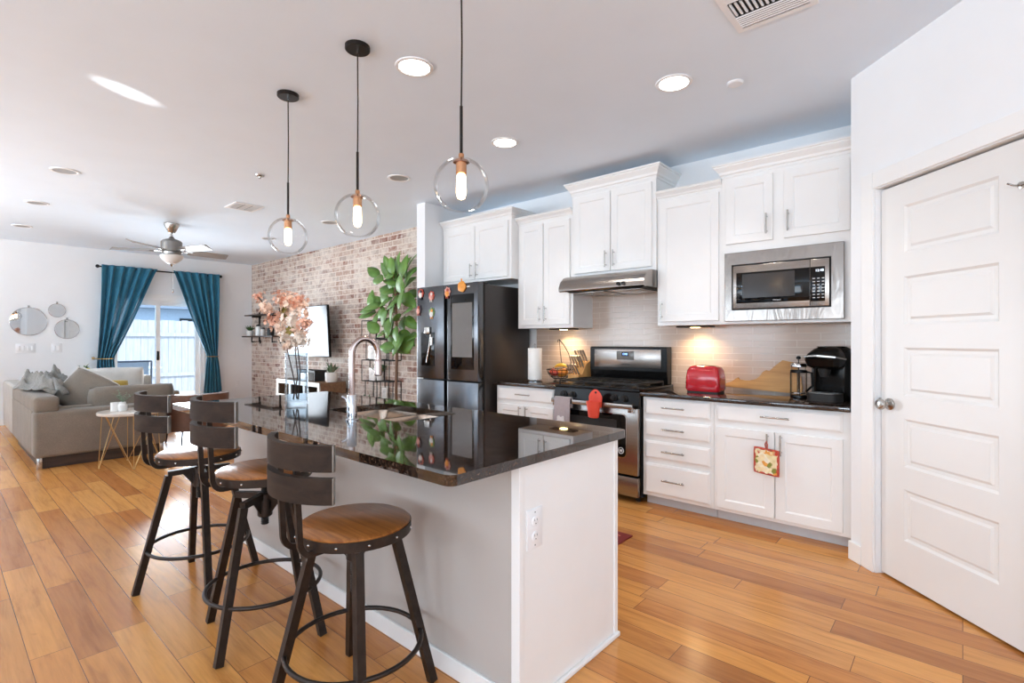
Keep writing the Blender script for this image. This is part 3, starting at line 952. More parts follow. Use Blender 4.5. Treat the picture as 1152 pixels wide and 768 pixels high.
# ------------------------------------------------------------------ base cabinets and worktop
CT = 0.855
BY = 3.58
def base_cab(label, x0, x1, drawers, doors, toe=True):
    t = thing('base_cabinet', label, 'cabinet', ((x0 + x1) / 2, YB, 0))
    MB().box((x0, BY + 0.0205, 0.075), (x1, YB - 0.001, CT - 0.031), 0.001, 1).build('body', 'cab', t, smooth=False)
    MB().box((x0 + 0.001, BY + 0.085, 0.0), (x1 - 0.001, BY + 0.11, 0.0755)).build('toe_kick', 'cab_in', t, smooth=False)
    for (a, b, c, d, hx) in drawers:
        mb = MB(); slab_front(mb, a, b, c, d, BY)
        dr = mb.build('drawer', 'cab', t, smooth=False)
        pull(dr, hx, c + (d - c) * (0.5 if d - c < 0.2 else 0.52), BY, False, 0.17)
    for (a, b, c, d, hx) in doors:
        mb = MB(); shaker(mb, a, b, c, d, BY)
        dd = mb.build('door', 'cab', t, smooth=False)
        if hx is not None: pull(dd, hx, d - 0.075, BY, True, 0.13)
    return t
dx0, dx1 = -1.812, -1.322
base_cab('white four-drawer base cabinet right of the range', -1.832, -1.299,
         [(dx0, dx1, 0.69, 0.812, -1.578), (dx0, dx1, 0.53, 0.652, -1.578), (dx0, dx1, 0.362, 0.492, -1.578), (dx0, dx1, 0.098, 0.322, -1.578)], [])
base_cab('white base cabinet with one drawer over two doors beside the pantry', -1.297, -0.482,
         [(-1.275, -0.535, 0.695, 0.808, -0.90)], [(-1.275, -0.909, 0.100, 0.655, -0.945), (-0.901, -0.535, 0.100, 0.655, -0.866)])
base_cab('white base cabinet between fridge and range', -3.36, -2.648,
         [(-3.335, -2.675, 0.69, 0.812, -3.005)], [(-3.335, -3.009, 0.100, 0.652, -3.045), (-3.001, -2.675, 0.100, 0.652, -2.966)])
tag(MB().box((-1.838, BY - 0.028, CT - 0.032), (-0.480, YB - 0.013, CT), 0.006).build('countertop', 'granite'), 'dark polished stone worktop right of the range under the toaster', 'countertop')
tag(MB().box((-3.375, BY - 0.028, CT - 0.032), (-2.642, YB - 0.013, CT), 0.006).build('countertop', 'granite'), 'dark polished stone worktop between fridge and range under the fruit', 'countertop')

# ------------------------------------------------------------------ island
IX0, IX1, IY0, IY1, IT = -3.56, -1.068, 0.955, 1.955, 0.868
bx0, bx1, by0, by1 = -3.50, -1.10, 1.285, 1.918
isl = thing('kitchen_island', 'kitchen island with gray seating side and white end panel', 'kitchen island', ((bx0 + bx1) / 2, (by0 + by1) / 2, 0))
sx0, sx1, sy0, sy1 = -2.62, -1.95, 1.43, 1.81
mb = MB()
mb.box((bx0, by0, 0), (bx1 - 0.018, by0 + 0.02, IT - 0.032)); mb.build('seating_panel', 'island_gray', isl, smooth=False)
mb = MB()
mb.box((bx0, by1 - 0.02, 0.08), (bx1 - 0.018, by1, IT - 0.032)); mb.box((bx0, by0 + 0.021, 0), (bx0 + 0.02, by1 - 0.021, IT - 0.032))
mb.build('cabinet_body', 'cab', isl, smooth=False)
mb = MB(); mb.box((bx1 - 0.018, by0 + 0.0, 0), (bx1, by1, IT - 0.032)); mb.build('end_panel', 'cab', isl, smooth=False)
mb = MB(); mb.box((bx1 - 0.03, by0 - 0.006, 0), (bx1 + 0.006, by0 + 0.018, IT - 0.0325), 0.002); mb.build('corner_trim', 'cab', isl, smooth=False)
mb = MB(); mb.box((bx1 - 0.02, by1 - 0.022, 0), (bx1 + 0.005, by1 + 0.004, IT - 0.0325), 0.002); mb.build('corner_trim', 'cab', isl, smooth=False)
mb = MB()
mb.box((bx1, by0 + 0.018, 0), (bx1 + 0.016, by1 + 0.008, 0.02), 0.006); mb.build('shoe_moulding', 'trim', isl, smooth=False)
mb = MB(); mb.box((bx0, by0 - 0.012, 0), (bx1 - 0.03, by0, 0.07), 0.003); mb.build('baseboard', 'trim', isl, smooth=False)
for xa, xb in ((-3.46, -2.9), (-2.88, -1.72), (-1.70, -1.14)):
    for q in range(2):
        m_ = (xa + xb) / 2
        aa, bb = (xa, m_ - 0.003) if q == 0 else (m_ + 0.003, xb)
        mb = MB(); mb.box((aa, by1, 0.12), (bb, by1 + 0.02, 0.80), 0.003); mb.build('door', 'cab', isl, smooth=False)
# duplex outlet on the end panel
yo, zo = 1.362, 0.605
op = MB().box((bx1, yo - 0.042, zo - 0.068), (bx1 + 0.006, yo + 0.042, zo + 0.068), 0.003).build('outlet_plate', 'white_plastic', isl)
for dz in (-0.026, 0.026):
    mb = MB(); mb.lathe([(0.017, 0), (0.017, 0.0085), (0.015, 0.0095), (0.001, 0.0095)], (bx1, yo, zo + dz), 20, 'X'); rc = mb.build('receptacle', 'white_plastic', op)
mb = MB()
for dz in (-0.026, 0.026):
    for dy in (-0.006, 0.006): mb.box((bx1 + 0.0094, yo + dy - 0.001, zo + dz + 0.001), (bx1 + 0.0099, yo + dy + 0.001, zo + dz + 0.009))
    mb.lathe([(0.0022, 0.0094), (0.0022, 0.0099)], (bx1, yo, zo + dz - 0.008), 8, 'X')
for dz in (-0.056, 0.056): mb.lathe([(0.0025, 0.005), (0.0025, 0.0065)], (bx1, yo, zo + dz), 10, 'X')
mb.build('slots', 'gasket', op)
# countertop with rounded corners and sink cut-out
def rounded(x0, x1, y0, y1, r, n=6):
    pts = []
    for cx, cy, a0 in ((x1 - r, y1 - r, 0), (x0 + r, y1 - r, 90), (x0 + r, y0 + r, 180), (x1 - r, y0 + r, 270)):
        for i in range(n + 1):
            a = R(a0 + 90 * i / n)
            pts.append((cx + r * math.cos(a), cy + r * math.sin(a)))
    return pts
mb = MB(); bm = mb.bm
ou = rounded(IX0, IX1, IY0, IY1, 0.03); inn = rounded(sx0, sx1, sy0, sy1, 0.05)
def cap(z, e):
    loops = []
    edges = []
    for pts, sgn in ((ou, -1), (inn, 1)):
        cx = (pts[0][0] + pts[14][0]) / 2
        vs = [bm.verts.new((x, y, z)) for x, y in pts]
        es = [bm.edges.new((vs[i], vs[(i + 1) % len(vs)])) for i in range(len(vs))]
        loops.append(vs); edges += es
    bmesh.ops.triangle_fill(bm, use_beauty=True, use_dissolve=False, edges=edges)
    return loops
top = cap(IT, 0); bot = cap(IT - 0.032, 0)
for a, b in zip(top, bot):
    for i in range(len(a)):
        j = (i + 1) % len(a)
        bm.faces.new((a[i], a[j], b[j], b[i]))
mb.build('worktop', 'granite', isl, ang=30)
# undermount double sink
sk = thing('kitchen_sink', 'stainless double-bowl sink set into the island top', 'sink', ((sx0 + sx1) / 2, (sy0 + sy1) / 2, IT - 0.032))
mid = (sx0 + sx1) / 2 + 0.02
for xa, xb in ((sx0 - 0.012, mid - 0.012), (mid + 0.012, sx1 + 0.012)):
    mb = MB(); rings = []
    zt = IT - 0.0325
    for ins, dz, rr in ((0.0, 0.0, 0.05), (0.006, -0.02, 0.05), (0.012, -0.17, 0.05), (0.04, -0.195, 0.04), (0.09, -0.2, 0.03)):
        rings.append([(x, y, zt + dz) for x, y in rounded(xa + ins, xb - ins, sy0 - 0.012 + ins, sy1 + 0.012 - ins, rr)])
    mb.loft(rings, cap=False); mb.bm.faces.new([mb.bm.verts.new(p) for p in rings[-1]])
    mb.build('bowl', 'sink_steel', sk)
    MB().lathe([(0.04, 0.0), (0.038, 0.003), (0.001, 0.004)], ((xa + xb) / 2, (sy0 + sy1) / 2, IT - 0.2325), 20).build('drain', 'chrome', sk)
MB().box((mid - 0.012, sy0 - 0.012, IT - 0.06), (mid + 0.012, sy1 + 0.012, IT - 0.034), 0.006).build('divider', 'steel', sk)
# faucet
fx, fy = -2.165, 1.315
fa = thing('kitchen_faucet', 'tall chrome gooseneck faucet beside the island sink', 'faucet', (fx, fy, IT))
MB().lathe([(0.030, 0), (0.030, 0.006), (0.0235, 0.010), (0.0225, 0.118), (0.020, 0.122)], (fx, fy, IT), 28).build('body', 'chrome', fa)
pts = [(fx, fy, IT + 0.12), (fx, fy, IT + 0.31)]
rr = 0.062
for i in range(1, 13):
    a = PI * i / 12
    pts.append((fx + 0.35 * (rr - rr * math.cos(a)), fy + 0.93 * (rr - rr * math.cos(a)), IT + 0.31 + rr * 1.25 * math.sin(a)))
pts.append((fx + 0.7 * rr, fy + 1.86 * rr, IT + 0.285))
MB().tube(pts, 0.0145, 14).build('spout', 'copper_chrome', fa)
MB().lathe([(0.0155, 0.0), (0.018, -0.01), (0.018, -0.075), (0.014, -0.08)], (fx + 0.7 * rr, fy + 1.86 * rr, IT + 0.287), 20).build('spray_head', 'copper_chrome', fa)
mb = MB(); mb.lathe([(0.012, 0), (0.012, 0.028), (0.009, 0.032)], (fx - 0.01, fy, IT + 0.085), 16, 'X')
mb.xf(Matrix.Translation((fx, fy, 0)) @ Matrix.Rotation(R(180), 4, 'Z') @ Matrix.Translation((-fx, -fy, 0)))
mb.tube([(fx - 0.035, fy, IT + 0.085), (fx - 0.05, fy, IT + 0.10), (fx - 0.075, fy - 0.005, IT + 0.108)], [0.008, 0.007, 0.006], 10)
mb.build('lever', 'chrome', fa)

# ================================================================== refrigerator
fr_ = thing('refrigerator', 'black stainless four-door refrigerator with screen and water dispenser', 'refrigerator', (-3.88, 3.8, 0))
FX0, FX1, FY = -4.335, -3.42, 3.40
fm = (FX0 + FX1) / 2
mb = MB(); mb.box((FX0 + 0.01, FY + 0.095, 0.03), (FX1 - 0.004, 4.17, 1.785), 0.006); mb.build('body', 'fridge_side', fr_)
mb = MB(); mb.box((FX0 + 0.02, FY + 0.07, 0.045), (FX1 - 0.012, FY + 0.096, 1.775)); mb.build('gasket', 'gasket', fr_, smooth=False)
mb = MB(); mb.box((FX0 + 0.03, FY + 0.12, 0.0), (FX1 - 0.03, 4.1, 0.04)); mb.build('plinth', 'gasket', fr_, smooth=False)
def fdoor(x0, x1, z0, z1, inner):
    """door slab with a finger recess along its inner edge"""
    mb = MB()
    rc = 0.026
    if inner > 0:
        mb.box((x0, FY, z0), (x1 - rc, FY + 0.075, z1), 0.007)
        mb.box((x1 - rc - 0.012, FY + 0.045, z0), (x1 - 0.002, FY + 0.0755, z1))
    else:
        mb.box((x0 + rc, FY, z0), (x1, FY + 0.075, z1), 0.007)
        mb.box((x0 + 0.002, FY + 0.045, z0), (x0 + rc + 0.012, FY + 0.0755, z1))
    return mb.build('door', 'steel_dark', fr_, ang=30)
zs = 0.85
dl = fdoor(FX0, fm, zs + 0.006, 1.80, 1); dr_ = fdoor(fm, FX1, zs + 0.006, 1.80, -1)
fdoor(FX0, fm, 0.06, zs - 0.006, 1); fdoor(fm, FX1, 0.06, zs - 0.006, -1)
MB().box((fm - 0.025, FY + 0.001, 1.735), (fm - 0.0006, FY + 0.05, 1.7995), 0.004).build('door_cap', 'steel_dark', dl)
MB().box((fm + 0.0006, FY + 0.001, 1.735), (fm + 0.025, FY + 0.05, 1.7995), 0.004).build('door_cap', 'steel_dark', dr_)
MB().box((fm - 0.020, FY + 0.034, 0.10), (fm + 0.020, FY + 0.0445, 1.734)).build('handle_recess', 'gasket', fr_, smooth=False)
# dispenser
dx0_, dx1_ = -4.265, -4.045
mb = MB(); mb.box((dx0_, FY - 0.003, 0.985), (dx1_, FY + 0.002, 1.33), 0.002); mb.build('dispenser_recess', 'black_glass', dl)
mb = MB(); mb.box((dx0_ + 0.075, FY - 0.02, 1.315), (dx0_ + 0.155, FY - 0.002, 1.385), 0.006); mb.build('dispenser_spout', 'nickel', dl)
mb = MB(); mb.tube([(dx0_ + 0.165, FY - 0.008, 1.31), (dx0_ + 0.15, FY - 0.012, 1.18), (dx0_ + 0.10, FY - 0.008, 1.02)], 0.008, 8); mb.tube([(dx0_ + 0.185, FY - 0.008, 1.28), (dx0_ + 0.185, FY - 0.01, 1.2)], 0.012, 8)
mb.build('dispenser_lever', 'nickel', dl)
# touch screen
mb = MB(); mb.box((-3.80, FY - 0.004, 0.965), (-3.475, FY + 0.002, 1.695), 0.002); mb.build('screen_bezel', 'black_glass', dr_)
mb = MB(); mb.box((-3.775, FY - 0.0055, 1.085), (-3.495, FY - 0.0035, 1.61)); mb.build('display', 'screen', dr_, smooth=False)
mb = MB(); mb.box((-3.62, FY - 0.001, 1.757), (-3.53, FY + 0.001, 1.768)); mb.build('badge', 'nickel', dr_, smooth=False)
for xh in (FX0 + 0.06, FX1 - 0.06):
    MB().box((xh - 0.035, FY + 0.02, 1.785), (xh + 0.035, FY + 0.16, 1.805), 0.005).build('hinge_cover', 'gasket', fr_)

def magnet(label, x, z, kind):
    t = thing('fridge_magnet', label, 'magnet', (x, FY, z), 'autumn magnets on the fridge')
    y0, y1 = FY - 0.011, FY - 0.0005
    def disc(cx, cz, rx, rz, ya, yb, n=18, a0=0, lob=0, amp=0):
        return [(cx + rx * (1 + amp * math.cos(lob * 2 * PI * i / n)) * math.cos(2 * PI * i / n), cz + rz * (1 + amp * math.cos(lob * 2 * PI * i / n)) * math.sin(2 * PI * i / n)) for i in range(n)], ya, yb
    def add(nm, mat, *a, **k):
        poly, ya, yb = disc(*a, **k)
        MB().prism(poly, ya, yb, 'XZ', 0.0015).build(nm, mat, t)
    if kind == 'pumpkin':
        add('body', 'pumpkin', x, z - 0.008, 0.054, 0.052, y0, y1, 30, lob=5, amp=0.05)
        mb = MB(); mb.tube([(x, y0 + 0.005, z + 0.035), (x - 0.005, y0 + 0.004, z + 0.068)], 0.008, 8); mb.build('stem', 'pumpkin', t)
    else:
        c1, c2, c3 = {'a': ('magnet_red', 'magnet_white', 'magnet_dark'), 'b': ('magnet_pink', 'magnet_red', 'magnet_white'), 'c': ('pumpkin', 'magnet_pink', 'magnet_red'),
                      'd': ('magnet_pink', 'magnet_dark', 'magnet_red'), 'e': ('magnet_white', 'magnet_green', 'pumpkin')}[kind]
        add('tail_feathers', c2 if kind != 'a' else 'magnet_red', x, z + 0.006, 0.042, 0.045, y0 + 0.005, y1, 32, lob=7, amp=0.14)
        add('body', c1 if kind != 'a' else 'magnet_white', x - 0.004, z - 0.014, 0.026, 0.032, y0, y0 + 0.006)
        add('head', c3, x + 0.006, z + 0.022, 0.015, 0.016, y0 - 0.003, y0 + 0.004)
        mb = MB()
        for s in (-1, 1): mb.box((x - 0.004 + s * 0.012 - 0.004, y0 + 0.001, z - 0.062), (x - 0.004 + s * 0.012 + 0.004, y1 - 0.002, z - 0.04), 0.001)
        mb.build('feet', c3, t)
magnet('red and white turkey magnet at top left corner of fridge door', -4.262, 1.735, 'a')
magnet('pink magnet with red feathers, second along the fridge top', -4.09, 1.70, 'b')
magnet('orange and pink magnet on fridge just right of door seam', -3.845, 1.725, 'c')
magnet('plain orange pumpkin magnet at top of right fridge door', -3.635, 1.775, 'pumpkin')
magnet('pink and dark magnet lower left, above the water dispenser', -4.30, 1.57, 'd')
magnet('green and white magnet on fridge above dispenser spout', -4.085, 1.53, 'e')

# ================================================================== range
rg = thing('gas_range', 'stainless and black freestanding gas range with cast iron grates', 'range', (-2.24, 3.86, 0))
RX0, RX1, RY = -2.638, -1.842, 3.535
mb = MB(); mb.box((RX0, RY + 0.045, 0.04), (RX1, 4.17, 0.845), 0.003); mb.build('body', 'black', rg)
for xx in (RX0 + 0.05, RX1 - 0.05):
    for yy in (RY + 0.1, 4.1):
        MB().lathe([(0.018, 0), (0.018, 0.041)], (xx, yy, 0), 12).build('foot', 'gasket', rg)
mb = MB(); mb.box((RX0, RY + 0.02, 0.845), (RX1, 4.17, 0.875), 0.008); mb.build('cooktop', 'black', rg)
# control panel, slightly sloped
mb = MB(); mb.loft([[(x, RY + 0.002, 0.735), (x, RY + 0.028, 0.858), (x, RY + 0.06, 0.858), (x, RY + 0.06, 0.735)] for x in (RX0, RX1)]); mb.build('control_panel', 'black', rg, smooth=False)
for kx in (-2.535, -2.445, -2.24, -2.055, -1.965):
    mb = MB(); mb.lathe([(0.026, 0.0), (0.026, -0.008), (0.020, -0.011), (0.018, -0.032), (0.001, -0.034)], (kx, RY + 0.014, 0.797), 20, 'Y')
    mb.box((kx - 0.004, RY - 0.024, 0.777), (kx + 0.004, RY - 0.018, 0.817), 0.002)
    mb.build('knob', 'iron', rg)
# oven door
od = MB().box((RX0 + 0.004, RY, 0.215), (RX1 - 0.004, RY + 0.042, 0.728), 0.006).build('oven_door', 'steel', rg)
wp = rounded(-2.545, -1.945, 0.345, 0.672, 0.03)
MB().prism(rounded(-2.551, -1.939, 0.339, 0.678, 0.034), RY - 0.0025, RY + 0.001, 'XZ').build('window_trim', 'chrome', od)
MB().prism(wp, RY - 0.0045, RY + 0.001, 'XZ').build('oven_window', 'black_glass', od)
MB().prism(rounded(-2.47, -2.02, 0.40, 0.63, 0.012), RY - 0.0052, RY - 0.003, 'XZ').build('window_mesh', 'black_matte', od)
# round white emblem with three small marks, low right corner of the glass
mb = MB(); ex, ez = -1.985, 0.395
ring = [(ex + 0.023 * math.cos(2 * PI * i / 24), RY - 0.006, ez + 0.023 * math.sin(2 * PI * i / 24)) for i in range(24)]
mb.tube(ring, 0.0022, 6, closed=True)
for dx in (-0.009, 0.0, 0.009): mb.box((ex + dx - 0.0025, RY - 0.007, ez - 0.010), (ex + dx + 0.0025, RY - 0.0048, ez + 0.010))
mb.box((ex - 0.013, RY - 0.007, ez - 0.002), (ex + 0.013, RY - 0.0048, ez + 0.002))
mb.build('emblem', 'white_plastic', od)
mb = MB(); mb.box((RX0 + 0.02, RY - 0.062, 0.727), (RX1 - 0.02, RY - 0.045, 0.763), 0.006)
for xx in (RX0 + 0.045, RX1 - 0.045): mb.box((xx - 0.016, RY - 0.05, 0.700), (xx + 0.016, RY + 0.002, 0.74), 0.004)
mb.build('handle', 'steel', od)
MB().box((RX0 + 0.004, RY + 0.004, 0.05), (RX1 - 0.004, RY + 0.046, 0.198), 0.006).build('storage_drawer', 'steel', rg)
# grates: three cast-iron sections
for k in range(3):
    xa = RX0 + 0.03 + k * 0.247; xb = xa + 0.240
    mb = MB(); ya, yb = RY + 0.055, 4.03; z = 0.905
    for (p, q) in (((xa, ya), (xb, ya)), ((xb, ya), (xb, yb)), ((xb, yb), (xa, yb)), ((xa, yb), (xa, ya)), ((xa, (ya + yb) / 2), (xb, (ya + yb) / 2)), (((xa + xb) / 2, ya), ((xa + xb) / 2, yb))):
        mb.tube([(p[0], p[1], z), (q[0], q[1], z)], 0.007, 6, flat=(0.012, 0.014))
    for cy_ in (ya + 0.11, yb - 0.11):
        for dx, dy in ((0.06, 0.05), (-0.06, 0.05), (0.06, -0.05), (-0.06, -0.05)):
            mb.tube([((xa + xb) / 2 + dx * 1.9, cy_ + dy * 1.9, z), ((xa + xb) / 2 + dx * 0.5, cy_ + dy * 0.5, z)], 0.006, 6, flat=(0.01, 0.012))
    for p in ((xa, ya), (xb, ya), (xa, yb), (xb, yb)): mb.tube([(p[0], p[1], z), (p[0], p[1], 0.874)], 0.007, 6)
    mb.build('grate', 'iron', rg)
    for cy_ in ((ya + 0.11, yb - 0.11) if k != 1 else ((ya + yb) / 2,)):
        MB().lathe([(0.055, 0), (0.05, 0.008), (0.036, 0.010), (0.034, 0.018), (0.001, 0.020)], ((xa + xb) / 2, cy_, 0.8745), 20).build('burner', 'iron', rg)
# backguard
mb = MB(); mb.loft([[(x, 4.17, 0.87), (x, 4.10, 0.87), (x, 4.085, 0.98), (x, 4.085, 1.18), (x, 4.10, 1.19), (x, 4.17, 1.19)] for x in (RX0 + 0.02, RX1 - 0.02)])
bgd = mb.build('backguard', 'black', rg, smooth=False)
MB().box((-2.57, 4.078, 1.005), (-1.915, 4.087, 1.168), 0.003).build('control_fascia', 'steel', bgd)
dp = MB().box((-2.335, 4.074, 1.075), (-2.165, 4.080, 1.152), 0.002).build('display_panel', 'screen', bgd)
MB().box((-2.285, 4.0725, 1.108), (-2.215, 4.0745, 1.142)).build('clock_window', 'black_glass', bgd, smooth=False)
text_mesh('clock_digits', '12:00', 0.022, 'lcd', bgd, (-2.25, 4.0718, 1.125), Matrix.Rotation(R(90), 4, 'X'))
text_mesh('maker_name', 'Whirlpool', 0.018, 'gasket', bgd, (-2.25, 4.0772, 1.035), Matrix.Rotation(R(90), 4, 'X'))

# towel over the oven handle
tw = thing('dish_towel', 'gray terry dish towel with pale print hung over oven handle', 'towel', (-2.49, RY - 0.053, 0.76))
tx0, tx1 = -2.575, -2.415
def towel(u, v):
    x = tx0 + (tx1 - tx0) * u
    wob = 0.005 * math.sin(u * 9 + 1) * min(1, v * 3)
    s = v
    if s < 0.12:      # short fold behind the bar
        return (x, RY - 0.036 + 0.001 * wob, 0.69 + (0.772 - 0.69) * s / 0.12)
    if s < 0.2:
        a = PI * (s - 0.12) / 0.08
        return (x, RY - 0.0535 + 0.0175 * math.cos(a), 0.772 + 0.006 * math.sin(a))
    k = (s - 0.2) / 0.8
    return (x + 0.004 * k * math.sin(u * 5), RY - 0.072 - wob * k - 0.006 * k, 0.772 - 0.27 * k)
MB().grid(towel, 14, 40, 0.005).build('cloth', 'gray_towel', tw)
mb = MB(); mb.prism([(-2.50 + 0.048 * (1 + 0.2 * math.cos(6 * 2 * PI * i / 36)) * math.cos(2 * PI * i / 36), 0.565 + 0.055 * (1 + 0.2 * math.cos(6 * 2 * PI * i / 36)) * math.sin(2 * PI * i / 36)) for i in range(36)], RY - 0.092, RY - 0.0805, 'XZ')
mb.build('print', 'towel_print', tw)
# red silicone pot holder on the handle
pm = thing('oven_mitt', 'red silicone oven mitt hanging from the oven handle', 'oven mitt', (-2.17, RY - 0.085, 0.86))
mb = MB(); cx, cy = -2.17, RY - 0.105
rings = []
for z, rx, ry in ((0.640, 0.034, 0.020), (0.647, 0.045, 0.027), (0.68, 0.050, 0.031), (0.72, 0.056, 0.035), (0.770, 0.064, 0.040)):
    rings.append([(cx + rx * math.cos(2 * PI * i / 24), cy + ry * math.sin(2 * PI * i / 24), z) for i in range(24)])
mb.loft(rings, cap=False); mb.bm.faces.new([mb.bm.verts.new(p) for p in rings[0]])
mb.build('pocket', 'red_silicone', pm)
outl = [(0.061 * math.cos(R(a)), 0.062 * math.sin(R(a))) for a in range(0, 181, 15)]
po = [(cx + a * (1 - 0.25 * max(0, b) / 0.062), 0.80 + b) for a, b in outl] + [(cx - 0.055, 0.72), (cx + 0.055, 0.72)]
mb = MB(); mb.prism(po, cy + 0.026, cy + 0.032, 'XZ', 0.002); hl = mb.build('back_flap', 'red_silicone', pm)
MB().lathe([(0.009, 0.0), (0.009, -0.0025), (0.001, -0.0025)], (cx + 0.005, cy + 0.026, 0.838), 14, 'Y').build('hanging_hole', 'gasket', pm)

# ================================================================== range hood
hd = thing('range_hood', 'stainless under-cabinet range hood above the gas range', 'range hood', (-2.26, 4.0, 1.66))
prof = [(YB - 0.014, 1.813), (3.78, 1.813), (3.72, 1.795), (3.675, 1.755), (3.652, 1.71), (3.65, 1.678), (3.668, 1.668), (3.70, 1.676), (YB - 0.014, 1.676)]
mb = MB(); mb.loft([[(x, y, z) for y, z in prof] for x in (-2.668, -1.854)]); mb.build('canopy', 'steel', hd, ang=25)
mb = MB(); mb.box((-2.62, 3.72, 1.668), (-1.90, YB - 0.03, 1.6755)); mb.build('underside', 'black_matte', hd, smooth=False)
for xa in (-2.58, -2.24):
    mb = MB(); mb.box((xa, 3.76, 1.660), (xa + 0.30, 4.10, 1.6685), 0.002); mb.build('grease_filter', 'steel', hd)
for kx in (-2.075, -2.03):
    mb = MB(); mb.lathe([(0.014, 0), (0.014, -0.016), (0.001, -0.018)], (kx, 3.652, 1.702), 16, 'Y'); mb.build('switch', 'black', hd)

# ================================================================== microwave
mw = thing('microwave_oven', 'built-in stainless microwave with trim frame under the cabinet', 'microwave', (-0.935, 4.0, 1.385))
MYF = UY - 0.02
wx0, wx1, wz0, wz1 = -1.306, -0.565, 1.385, 1.878
ix0, ix1, iz0, iz1 = -1.255, -0.635, 1.462, 1.790
mb = MB()
rings = []
for y, a in ((MYF + 0.0195, 0), (MYF - 0.006, 0.0), (MYF - 0.009, 0.003)):
    rings.append([(wx0 + a, y, wz0 + a), (wx1 - a, y, wz0 + a), (wx1 - a, y, wz1 - a), (wx0 + a, y, wz1 - a)])
for y, a in ((MYF - 0.009, 0.0), (MYF + 0.019, 0.0)):
    rings.append([(ix0 + a, y, iz0 + a), (ix1 - a, y, iz0 + a), (ix1 - a, y, iz1 - a), (ix0 + a, y, iz1 - a)])
mb.loft(rings, cap=False); mb.build('trim_frame', 'steel_wavy', mw, smooth=False)
mb = MB(); mb.box((ix0 + 0.001, MYF + 0.010, iz0 + 0.001), (ix1 - 0.001, MYF + 0.019, iz1 - 0.001)); mb.build('body', 'gasket', mw, smooth=False)
mdx = -0.755   # door / control split
mb = MB(); mb.box((ix0 + 0.010, MYF - 0.014, iz0 + 0.010), (mdx - 0.001, MYF + 0.0095, iz1 - 0.010), 0.003); md = mb.build('door', 'steel', mw)
mb = MB(); mb.box((ix0 + 0.034, MYF - 0.0165, iz0 + 0.048), (mdx - 0.002, MYF - 0.013, iz1 - 0.062), 0.001); mb.build('door_glass', 'black_glass', md)
mb = MB(); mb.box((ix0 + 0.075, MYF - 0.0172, iz0 + 0.085), (mdx - 0.09, MYF - 0.016, iz1 - 0.075)); mb.build('window_mesh', 'mesh_glass', md, smooth=False)
text_mesh('maker_name', 'Whirlpool', 0.012, 'white_plastic', md, (-0.955, MYF - 0.0175, iz0 + 0.062), Matrix.Rotation(R(90), 4, 'X'))
mb = MB(); mb.box((mdx + 0.001, MYF - 0.014, iz0 + 0.010), (ix1 - 0.010, MYF + 0.0095, iz1 - 0.010), 0.003); mc = mb.build('control_column', 'steel', mw)
mb = MB(); mb.box((mdx + 0.003, MYF - 0.0165, iz0 + 0.040), (ix1 - 0.034, MYF - 0.013, iz1 - 0.062), 0.001); mb.build('keypad_glass', 'black_glass', mc)
text_mesh('clock_digits', '12:48', 0.022, 'lcd_white', mc, (-0.70, MYF - 0.0172, iz1 - 0.087), Matrix.Rotation(R(90), 4, 'X'))
mb = MB()
for r_ in range(7):
    for c_ in range(3):
        mb.box((mdx + 0.016 + c_ * 0.026, MYF - 0.0172, iz0 + 0.062 + r_ * 0.021), (mdx + 0.030 + c_ * 0.026, MYF - 0.0164, iz0 + 0.066 + r_ * 0.021))
mb.build('key_marks', 'white_plastic', mc, smooth=False)

# ================================================================== things on the right worktop
# toaster
to = thing('toaster', 'glossy red two-slot toaster on the dark worktop', 'toaster', (-1.455, 3.86, CT))
ty = 3.86; tx0, tx1 = -1.585, -1.325
rings = []
for z, ins, iy in ((CT + 0.012, 0.012, 0.006), (CT + 0.03, 0.002, 0.0), (CT + 0.11, 0.004, 0.0), (CT + 0.165, 0.012, 0.006), (CT + 0.192, 0.026, 0.018), (CT + 0.202, 0.046, 0.036)):
    rings.append([(x, y, z) for x, y in rounded(tx0 + ins, tx1 - ins, ty - 0.085 + iy, ty + 0.085 - iy, 0.028)])
mb = MB(); mb.loft(rings); mb.build('shell', 'red', to)
mb = MB(); mb.loft([[(x, y, z) for x, y in rounded(tx0 + 0.01, tx1 - 0.01, ty - 0.08, ty + 0.08, 0.03)] for z in (CT, CT + 0.0125)]); mb.build('base', 'black_matte', to)
for dy in (-0.025, 0.025):
    mb = MB(); mb.box((tx0 + 0.06, ty + dy - 0.011, CT + 0.2005), (tx1 - 0.06, ty + dy + 0.011, CT + 0.2035)); mb.build('slot', 'gasket', to, smooth=False)
mb = MB(); mb.box((tx0 - 0.018, ty - 0.018, CT + 0.06), (tx0 + 0.004, ty + 0.018, CT + 0.075), 0.003); mb.build('lever', 'black_matte', to)
# state-outline board leaning on the tile
bd = thing('cutting_board', 'wooden state-shaped cutting board leaning on the backsplash', 'cutting board', (-1.15, 4.17, CT))
sx = lambda a: -1.46 + (a - 355) * (0.585 / 350)
szz = lambda b: CT + (385 - b) * (0.245 / 172)
ol = [(355, 366), (385, 348), (412, 338), (430, 320), (440, 313), (446, 325), (470, 328), (492, 326), (520, 318), (536, 300), (545, 278), (560, 268), (575, 272), (590, 250), (602, 238), (616, 226), (625, 213), (650, 218), (672, 222), (690, 236), (684, 252), (693, 266), (688, 280), (700, 292), (703, 320), (708, 350), (705, 384), (600, 378), (480, 371)]
mb = MB(); mb.prism([(sx(a), szz(b)) for a, b in ol], 4.165, 4.183, 'XZ', 0.002)
mb.xf(Matrix.Translation((0, 4.165, CT)) @ Matrix.Rotation(R(-5), 4, 'X') @ Matrix.Translation((0, -4.165, -CT)))
